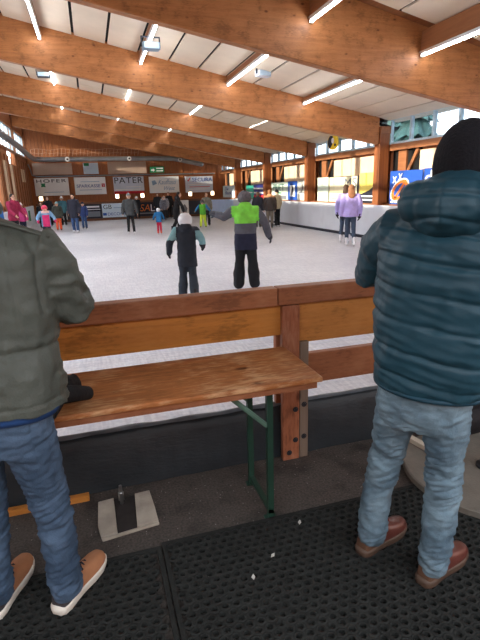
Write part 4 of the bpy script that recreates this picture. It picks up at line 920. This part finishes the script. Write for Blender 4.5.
# ------------------------------------------------------------------ the two spectators
def shoe(parent, ankle, ang, kind):
    """ankle (x,y) in the man's frame, ang = turn-out clockwise degrees"""
    if kind == 'sneaker':
        up = [mat('suede_tan',(174,120,84),.85,.1,14), mat('suede_grey',(58,54,56),.85,.1,14)]; sole = mat('sole_white',(226,220,206),.6,.04); lace = K_dark; L0, L1, W = -.085,.215,.047
    else:
        up = [mat('leather_oxblood',(92,50,42),.35,.25,14,spec=.6,coat=.3), mat('leather_tan',(100,74,58),.5,.2,14)]; sole = mat('sole_brown',(84,66,54),.6,.1); lace = mat('lace_red',(130,60,54),.7,.1); L0, L1, W = -.085,.215,.05
    sz = .032
    bm = bmesh.new()
    secs = [(-.078,.030,.055),(-.06,.036,.075),(-.02,.037,.085),(.03,.038,.078),(.075,.042,.062),(.12,.045,.052),(.165,.043,.045),(.195,.034,.036),(.208,.02,.024)]
    rs = []
    for y,w,hh in secs:
        cx = .008*math.sin(max(0,y)*8); q = []
        for k in range(18):
            a = 2*math.pi*k/18; c, s = math.cos(a), math.sin(a)
            q.append(bm.verts.new((cx+w*math.copysign(abs(c)**.8,c), y, sz+(hh*max(0,s)**.8 if s > 0 else -.012*abs(s)**.3))))
        rs.append(q)
    for a,b in zip(rs,rs[1:]):
        for k in range(18): bm.faces.new((a[k],a[(k+1)%18],b[(k+1)%18],b[k]))
    bm.faces.new(rs[0]); bm.faces.new(rs[-1][::-1])
    tube(bm,[(0,-.028,.06),(0,-.034,.10),(0,-.038,.13 if kind=='boot' else .105)],[(.034,.046),(.036,.043),(.035,.038)],16,squash=(0,1,0))
    if kind == 'sneaker': mf = lambda c,n: 1 if c.y < .02-.25*max(0,c.z-.05) else 0
    else: mf = lambda c,n: 1 if c.y < -.01+.02*math.sin(c.z*60) and c.z < .115 else 0
    o = fuse('shoe' if kind=='sneaker' else 'boot', bm, .005, up, parent, 4, mf)
    o.location = (ankle[0],ankle[1],0); o.rotation_euler = (0,0,R(-ang))
    bm = bmesh.new(); out = []
    for y,w in ((-.092,.018),(-.08,.034),(-.05,.041),(.0,.040),(.05,.041),(.1,.048),(.15,.048),(.19,.038),(.212,.022),(.218,.008)): out.append((w,y))
    loop = [(.008*math.sin(max(0,y)*8)+w,y) for w,y in out]+[(.008*math.sin(max(0,y)*8)-w,y) for w,y in reversed(out)]
    lv = []
    for z,k in ((0,.95),(.004,.99),(.024,1.01),(.033,.985)):
        lv.append([bm.verts.new((x*k,y*k+.0,z+(.012*max(0,(y-.15)/.07)**2 if y>.15 else 0)*(1 if z < .02 else .6))) for x,y in loop])
    n = len(loop)
    for a,b in zip(lv,lv[1:]):
        for k in range(n): bm.faces.new((a[k],a[(k+1)%n],b[(k+1)%n],b[k]))
    bm.faces.new(lv[0][::-1]); bm.faces.new(lv[-1])
    bm_obj('sole', bm, sole, o, True)
    bm = bmesh.new()
    for i in range(4):
        y = .035+.022*i; z = sz+.081-.009*i-(.0 if i else 0)
        tube(bm,[(-.026,y,z-.012),(0,y+.006,z+.002),(.026,y,z-.012)],.0035,6)
    for k in (-1,1): tube(bm,[(0,.04,sz+.083),(k*.02,.055,sz+.088),(k*.034,.045,sz+.066),(k*.012,.04,sz+.083)],.003,6)
    bm_obj('laces', bm, lace, o, True)
    return o

def denim(name, rgb, hi):
    m = mat(name, rgb, .85, .14, 7, rgb2=hi, bump=.25, bscale=180)
    return m
def jeans(parent, hipc, hipr, legs, m, hem_z, fold):
    """legs: list of polylines [(x,y,z,rx,ry)...] from hip down"""
    bm = bmesh.new()
    loft(bm,[(hipc[2]-.12,hipc[0],hipc[1],hipr[0]*.86,hipr[1]*.9),(hipc[2]-.05,hipc[0],hipc[1]-.005,hipr[0],hipr[1]*1.04),(hipc[2]+.06,hipc[0],hipc[1],hipr[0]*.98,hipr[1]),(hipc[2]+.14,hipc[0],hipc[1],hipr[0]*.95,hipr[1]*.92)],30)
    for lg in legs:
        tube(bm,[p[:3] for p in lg],[(p[3],p[4]) for p in lg],22,cap=True,squash=(0,1,0))
    def df(c,n):
        z = c.z; kz = math.exp(-((z-fold)/.13)**2); az = math.exp(-((z-.15)/.09)**2); tz = math.exp(-((z-hipc[2]+.1)/.07)**2)
        s = noise.noise(V((c.x*5,c.y*5,z*26+c.x*12))); s2 = noise.noise(V((c.x*7+4,c.y*7,z*58-c.x*22)))
        g = 1.35*((.010*kz+.007*az+.006*tz)*s+.022*(kz+az*.75+.25*tz)*(.32-abs(s2))*(.6+.8*noise.noise(c*9))+.005*noise.noise(c*16)+.004*noise.noise(V((c.x*30,c.y*30,z*60))))
        if c.y < 0:
            u = abs(c.x-hipc[0])-.085; w = z-hipc[2]
            if abs(u) < .06 and -.14 < w < .04: g += .003
        return g
    return fuse('jeans', bm, .0055, m, parent, 3, deform=df)

def quilt_mat():
    return mat('quilted_teal',(36,72,86),.5,.1,5,bump=.12,bscale=60,spec=.35)

def spectator_teal():
    t = thing('person','man in quilted dark teal jacket, black beanie and jeans standing at the barrier','person',(1.125,1.445,.02),R(-57),'spectators at the barrier')
    m = quilt_mat()
    hc = V((0,.03,1.665)); hs = .235
    fw = V((-.12,1,-.08))
    # body: one continuous figure
    bm = bmesh.new(); head_pieces(bm,hc,hs,(-.12,1,0)); tube(bm,[(0,-.01,1.46),(0,.0,1.56),hc-V((0,0,.06))],[.062,.058,.06],16)
    loft(bm,[(.82,0,0,.13,.09),(1.05,0,0,.14,.1),(1.3,0,0,.18,.1),(1.45,0,0,.16,.08),(1.5,0,0,.08,.06)],20)
    LA = [(-.205,-.01,1.425),(-.335,.09,1.26),(-.1,.36,1.24)]; RA = [(.205,-.01,1.425),(.335,.09,1.26),(.1,.36,1.22)]
    for A,s in ((LA,-1),(RA,1)):
        tube(bm,[(s*.05,0,1.42)]+A,[.06,.055,.042,.03],12)
        hand_pieces(bm,A[2],V(A[2])-V(A[1])+V((0,.05,0)),(s*.4,.1,.9),(-s,.3,.2),.19,.0095,.55)
    LL = [(-.085,0,.86),(-.122,.03,.5),(-.140,.0,.12)]; RL = [(.085,0,.86),(.108,.025,.5),(.127,.0,.12)]
    for A in (LL,RL): tube(bm,A,[.06,.042,.034],12)
    for A,s in ((LL,-1),(RL,1)): tube(bm,[V(A[2])+V((0,-.02,-.06)),V(A[2])+V((.03,.12,-.08))],[.03,.025],8)
    fuse('body', bm, .0075, [SKIN,EYE,LIP], t, 3, face_fn(hc,hs,(-.12,1,0)))
    jm = denim('denim_grey_blue',(76,100,116),(122,146,158))
    jeans(t,(0,0,.80),(.172,.118),[[(-.088,.0,.80,.088,.098),(-.10,.012,.66,.080,.088),(-.122,.03,.5,.066,.07),(-.140,.012,.34,.063,.068),(-.142,-.008,.2,.060,.064),(-.142,-.012,.085,.058,.064)],
                                   [(.088,.0,.80,.088,.098),(.098,.012,.66,.080,.088),(.108,.025,.5,.066,.07),(.118,.012,.34,.064,.068),(.126,-.008,.2,.06,.064),(.128,-.012,.085,.058,.064)]],jm,.07,.46)
    # jacket
    bm = bmesh.new()
    loft(bm,[(.845,.01,0,.198,.15),(.885,.01,0,.206,.158),(.96,.005,0,.222,.168),(1.1,0,.0,.243,.175),(1.25,0,-.005,.258,.172),(1.36,0,-.01,.262,.16),(1.43,0,-.01,.245,.14),(1.49,0,-.005,.185,.115),(1.53,0,0,.12,.1),(1.56,0,.01,.09,.09)],40)
    for A,s in ((LA,-1),(RA,1)):
        a,b,c = V(A[0]),V(A[1]),V(A[2])
        tube(bm,[(s*.13,0,1.43),a,(a+b)/2+V((s*.012,-.005,0)),b+V((0,-.01,-.01)),(b+c)/2,c+(c-b)*.02],[.088,.096,.092,.083,.076,.056],20)
    seams = [.90,1.0,1.11,1.22,1.325,1.43]
    def df(c,n):
        z = c.z; arm = abs(c.x) > .245 or c.y > .2
        if arm:
            a = V(LA[0]) if c.x < 0 else V(RA[0]); q = (c-a).length if c.y < .14 else .25+(c-V(LA[1] if c.x<0 else RA[1])).length
            ph = (q/.088) % 1; d = min(ph,1-ph)*.088
            return .005*(1-math.exp(-(d/.012)**2))-.003+.005*noise.noise(c*16)+.004*noise.noise(c*38)
        zz = z+.02*math.sin(c.x*6)+.008*noise.noise(c*5)
        d = min(abs(zz-s) for s in seams)
        fold = noise.noise(V((c.x*22,c.y*22,z*7)))
        pk = math.exp(-(d/.03)**2)
        return .0095*(1-math.exp(-(d/.009)**2))-.007+.007*noise.noise(c*8)+(.003+.006*pk)*fold+.006*noise.noise(V((c.x*14+z*30,c.y*14,z*34)))
    fuse('jacket', bm, .0065, m, t, 3, deform=df)
    # thin hem binding, hood
    bm = bmesh.new(); pts = [(.01+.2*math.cos(a),.152*math.sin(a),.842) for a in [2*math.pi*i/40 for i in range(41)]]; tube(bm,pts,.010,8); bm_obj('hem_band', bm, mat('hem_teal',(24,62,78),.6,.1), t, True)
    bm = bmesh.new()
    tube(bm,[(-.135,.08,1.54),(-.145,-.03,1.545),(-.105,-.115,1.54),(0,-.15,1.535),(.105,-.115,1.54),(.145,-.03,1.545),(.135,.08,1.54)],[(.05,.06),(.06,.075),(.07,.085),(.078,.095),(.07,.085),(.06,.075),(.05,.06)],18,squash=(0,0,1))
    ell(bm,(0,-.09,1.565),(.14,.085,.09)); ell(bm,(0,-.12,1.49),(.135,.07,.075))
    def dh(c,n):
        d = min(abs(c.z-1.5+.25*abs(c.x)-.02*noise.noise(c*7)), abs(c.z-1.585+.12*abs(c.x)))
        e = abs(abs(c.x)-.085-.1*(1.6-c.z))
        return .007*(1-math.exp(-(d/.010)**2))*(1-.5*math.exp(-(e/.010)**2))-.004+.006*noise.noise(c*12)+.004*noise.noise(c*30)
    fuse('hood', bm, .006, m, t, 3, deform=dh)
    # beanie
    bm = bmesh.new(); ell(bm,hc+V((0,-.012,.025)),(.104,.122,.128),None,28); tube(bm,[hc+V((0,-.03,-.06)),hc+V((0,-.025,.0)),hc+V((0,-.014,.03))],[(.10,.10),(.104,.112),(.104,.118)],24,squash=(0,1,0))
    bmesh.ops.delete(bm,geom=[],context='VERTS')
    kn = mat('knit_black',(20,20,26),.9,.25,12,(1,1,1),bump=.5,bscale=120)
    fuse('beanie', bm, .006, kn, t, 4, deform=lambda c,n: .0012*math.sin(math.atan2(c.x,c.y-.02)*60)+.003*noise.noise(c*14))
    for o in t.children:                      # weight on the right leg: the trunk leans over it
        for v in o.data.vertices:
            v.co.x += .03*min(1,max(0,v.co.z/.8))+.08*min(1,max(0,(v.co.z-.78)/.55)); v.co.z -= .045*min(1,max(0,(v.co.z-1.35)/.3))
    shoe(t,(-.142,.012),13,'boot'); shoe(t,(.128,.012),13,'boot')
    return t

def spectator_olive():
    t = thing('person','man in olive grey jacket, blue jeans and tan sneakers standing before the table','person',(-.39,1.735,.02),R(-13),'spectators at the barrier')
    hc = V((0,.05,1.665)); hs = .235
    bm = bmesh.new(); head_pieces(bm,hc,hs,(0,1,0)); tube(bm,[(0,-.01,1.44),(0,.01,1.55),hc-V((0,0,.06))],[.062,.058,.06],16)
    loft(bm,[(.86,0,0,.13,.09),(1.05,0,0,.14,.1),(1.3,0,0,.18,.1),(1.42,0,0,.16,.08),(1.48,0,0,.08,.06)],20)
    RA = [(.222,-.01,1.405),(.285,.07,1.21),(.1,.32,1.17)]; LA = [(-.222,-.01,1.405),(-.285,.07,1.21),(-.1,.32,1.17)]
    for A,s in ((LA,-1),(RA,1)):
        tube(bm,[(s*.05,0,1.4)]+A,[.06,.052,.04,.03],12)
        hand_pieces(bm,A[2],V(A[2])-V(A[1])+V((0,.05,0)),(s*.4,.1,.9),(-s,.3,.2),.19,.0095,.55)
    LL = [(-.085,-.03,.88),(-.105,.015,.5),(-.115,-.005,.12)]; RL = [(.085,-.03,.88),(.122,.015,.5),(.13,-.005,.12)]
    for A in (LL,RL): tube(bm,A,[.06,.042,.034],12)
    for A,s in ((LL,-1),(RL,1)): tube(bm,[V(A[2])+V((0,-.02,-.06)),V(A[2])+V((.02,.12,-.08))],[.03,.025],8)
    fuse('body', bm, .0075, [SKIN,EYE,LIP], t, 3, face_fn(hc,hs))
    bm = bmesh.new(); ell(bm,hc+V((0,-.02,.03)),(.092,.1,.105)); ell(bm,hc+V((0,-.05,-.03)),(.085,.07,.08)); fuse('hair', bm, .007, cl('hair_dark',(40,30,28)), t, 3)
    jm = denim('denim_blue',(48,68,90),(82,104,128))
    jeans(t,(0,-.03,.83),(.188,.105),[[(-.092,-.03,.82,.098,.1),(-.10,-.005,.66,.086,.092),(-.105,.015,.5,.07,.075),(-.112,.008,.33,.062,.068),(-.115,-.012,.18,.058,.064),(-.115,-.016,.09,.060,.066)],
                                  [(.092,-.03,.82,.098,.1),(.105,-.005,.66,.086,.092),(.122,.015,.5,.070,.076),(.138,.005,.33,.063,.068),(.148,-.012,.18,.059,.064),(.150,-.016,.09,.061,.066)]],jm,.07,.4)
    bm = bmesh.new(); loft(bm,[(.85,.005,-.03,.216,.128),(.87,.005,-.03,.222,.132),(.94,.005,-.03,.222,.134)],36); bm_obj('shirt', bm, cl('shirt_blue',(40,76,130)), t, True)
    m = mat('olive_cotton',(84,90,83),.55,.12,8,bump=.25,bscale=140)
    bm = bmesh.new()
    loft(bm,[(.875,.01,-.03,.243,.15),(.90,.01,-.03,.247,.153),(1.0,.01,-.028,.243,.15),(1.09,.01,-.02,.236,.142),(1.2,.005,-.015,.246,.15),(1.32,0,-.012,.258,.15),(1.40,0,-.012,.252,.136),(1.465,0,-.005,.19,.105),(1.51,0,.005,.105,.09),(1.55,0,.015,.078,.08)],40)
    for A,s in ((LA,-1),(RA,1)):
        a,b,c = V(A[0]),V(A[1]),V(A[2])
        tube(bm,[(s*.13,0,1.405),a,(a+b)/2+V((s*.008,-.005,0)),b+V((0,-.008,-.005)),(b+c)/2,c],[.055,.068,.077,.073,.066,.052],20)
    def df(c,n):
        z = c.z
        w = math.exp(-((z-1.09)/.07)**2)
        arm = abs(c.x) > .25
        f = .009*noise.noise(c*6)+.012*(.3-abs(noise.noise(V((c.x*11+z*3,c.y*11,z*4)))))+.004*noise.noise(c*30)
        f += w*.009*noise.noise(V((c.x*28,c.y*28,z*9)))-.008*math.exp(-((z-1.095)/.008)**2)+.004*math.exp(-((z-1.12)/.012)**2)-.006*math.exp(-((math.hypot(abs(c.x)-.235,0)-.0)/.006)**2)*(1 if z>1.2 else 0)
        f -= .004*math.exp(-((z-.915)/.005)**2)
        if arm: f += .010*noise.noise(V((c.x*7,c.y*7+z*14,z*18)))+.018*(.3-abs(noise.noise(V((c.x*9,c.y*14+z*8,z*20)))))
        else:
            f -= .0045*math.exp(-((abs(c.x)-.165-.05*(1.4-z))/.006)**2)*(1 if z>1.12 and c.y<0 else 0)
            f += .005*math.exp(-((z-.98)/.1)**2)*noise.noise(V((c.x*10+z*18,c.y*10,z*22)))
        return f
    jk = fuse('jacket', bm, .0065, m, t, 3, deform=df)
    # shoulder straps and waist drawcord seam
    for s in (-1,1):
        bm = bmesh.new(); tube(bm,[(s*.1,-.02,1.500),(s*.15,-.025,1.488),(s*.205,-.025,1.468),(s*.262,-.02,1.447)],[(.02,.008)]*4,10,squash=(0,0,1)); bm_obj('shoulder_strap', bm, m, jk, True)
    bm = bmesh.new(); pts = [(.1*math.cos(a),.012+.1*math.sin(a),1.535+.008*math.sin(a)) for a in [2*math.pi*i/30 for i in range(31)]]; tube(bm,pts,[(.022,.014)]*31,10); bm_obj('collar', bm, m, jk, True)
    shoe(t,(-.115,.012),5,'sneaker'); shoe(t,(.152,.012),21,'sneaker')
    return t

# ------------------------------------------------------------------ light, camera, world
def lights():
    w = bpy.data.worlds.new('daylight'); SC.world = w; w.use_nodes = True; nt = w.node_tree; N = nt.nodes; L = nt.links
    bg = N['Background']; bg.inputs['Strength'].default_value = 2.05
    tc = N.new('ShaderNodeTexCoord'); sp = N.new('ShaderNodeSeparateXYZ'); rp = N.new('ShaderNodeValToRGB')
    L.new(tc.outputs['Generated'], sp.inputs[0]); L.new(sp.outputs['Z'], rp.inputs['Fac'])
    e = rp.color_ramp.elements; e[0].position = 0; e[0].color = (.96,.97,1,1); e[1].position = .7; e[1].color = (.84,.91,1,1)
    L.new(rp.outputs['Color'], bg.inputs['Color'])
    s = bpy.data.lights.new('sun','SUN'); s.energy = 3.6; s.angle = R(.6); s.color = (1,.9,.74)
    o = bpy.data.objects.new('sun', s); COL.objects.link(o)
    d = V((.97,.16,-.172)).normalized(); o.rotation_euler = d.to_track_quat('-Z','Y').to_euler(); o.location = (-8,10,9)
def camera():
    p, r, y = R(15.5), R(-1.7), R(16.5)
    f = V((math.sin(y)*math.cos(p), math.cos(y)*math.cos(p), -math.sin(p)))
    rt = V((math.cos(y),-math.sin(y),0)); up = rt.cross(f)
    rt2 = rt*math.cos(r)+up*math.sin(r); up2 = -rt*math.sin(r)+up*math.cos(r)
    c = bpy.data.cameras.new('camera'); c.sensor_width = 36; c.lens = 478.5*36/640; c.clip_start = .05; c.clip_end = 300
    o = bpy.data.objects.new('camera', c); COL.objects.link(o)
    M = Matrix(((rt2.x,up2.x,-f.x,0),(rt2.y,up2.y,-f.y,0),(rt2.z,up2.z,-f.z,1.6),(0,0,0,1)))
    o.matrix_world = M; SC.camera = o

shell(); beams(); lamps(); far_wall(); dashers(); right_banners(); trees(); barrier(); table(); floor_things()
crowd(); spectator_teal(); spectator_olive(); lights(); camera()
vs = SC.view_settings
vs.view_transform = 'Standard'; vs.look = 'None'; vs.exposure = 1.15; vs.gamma = 1; vs.use_curve_mapping = False
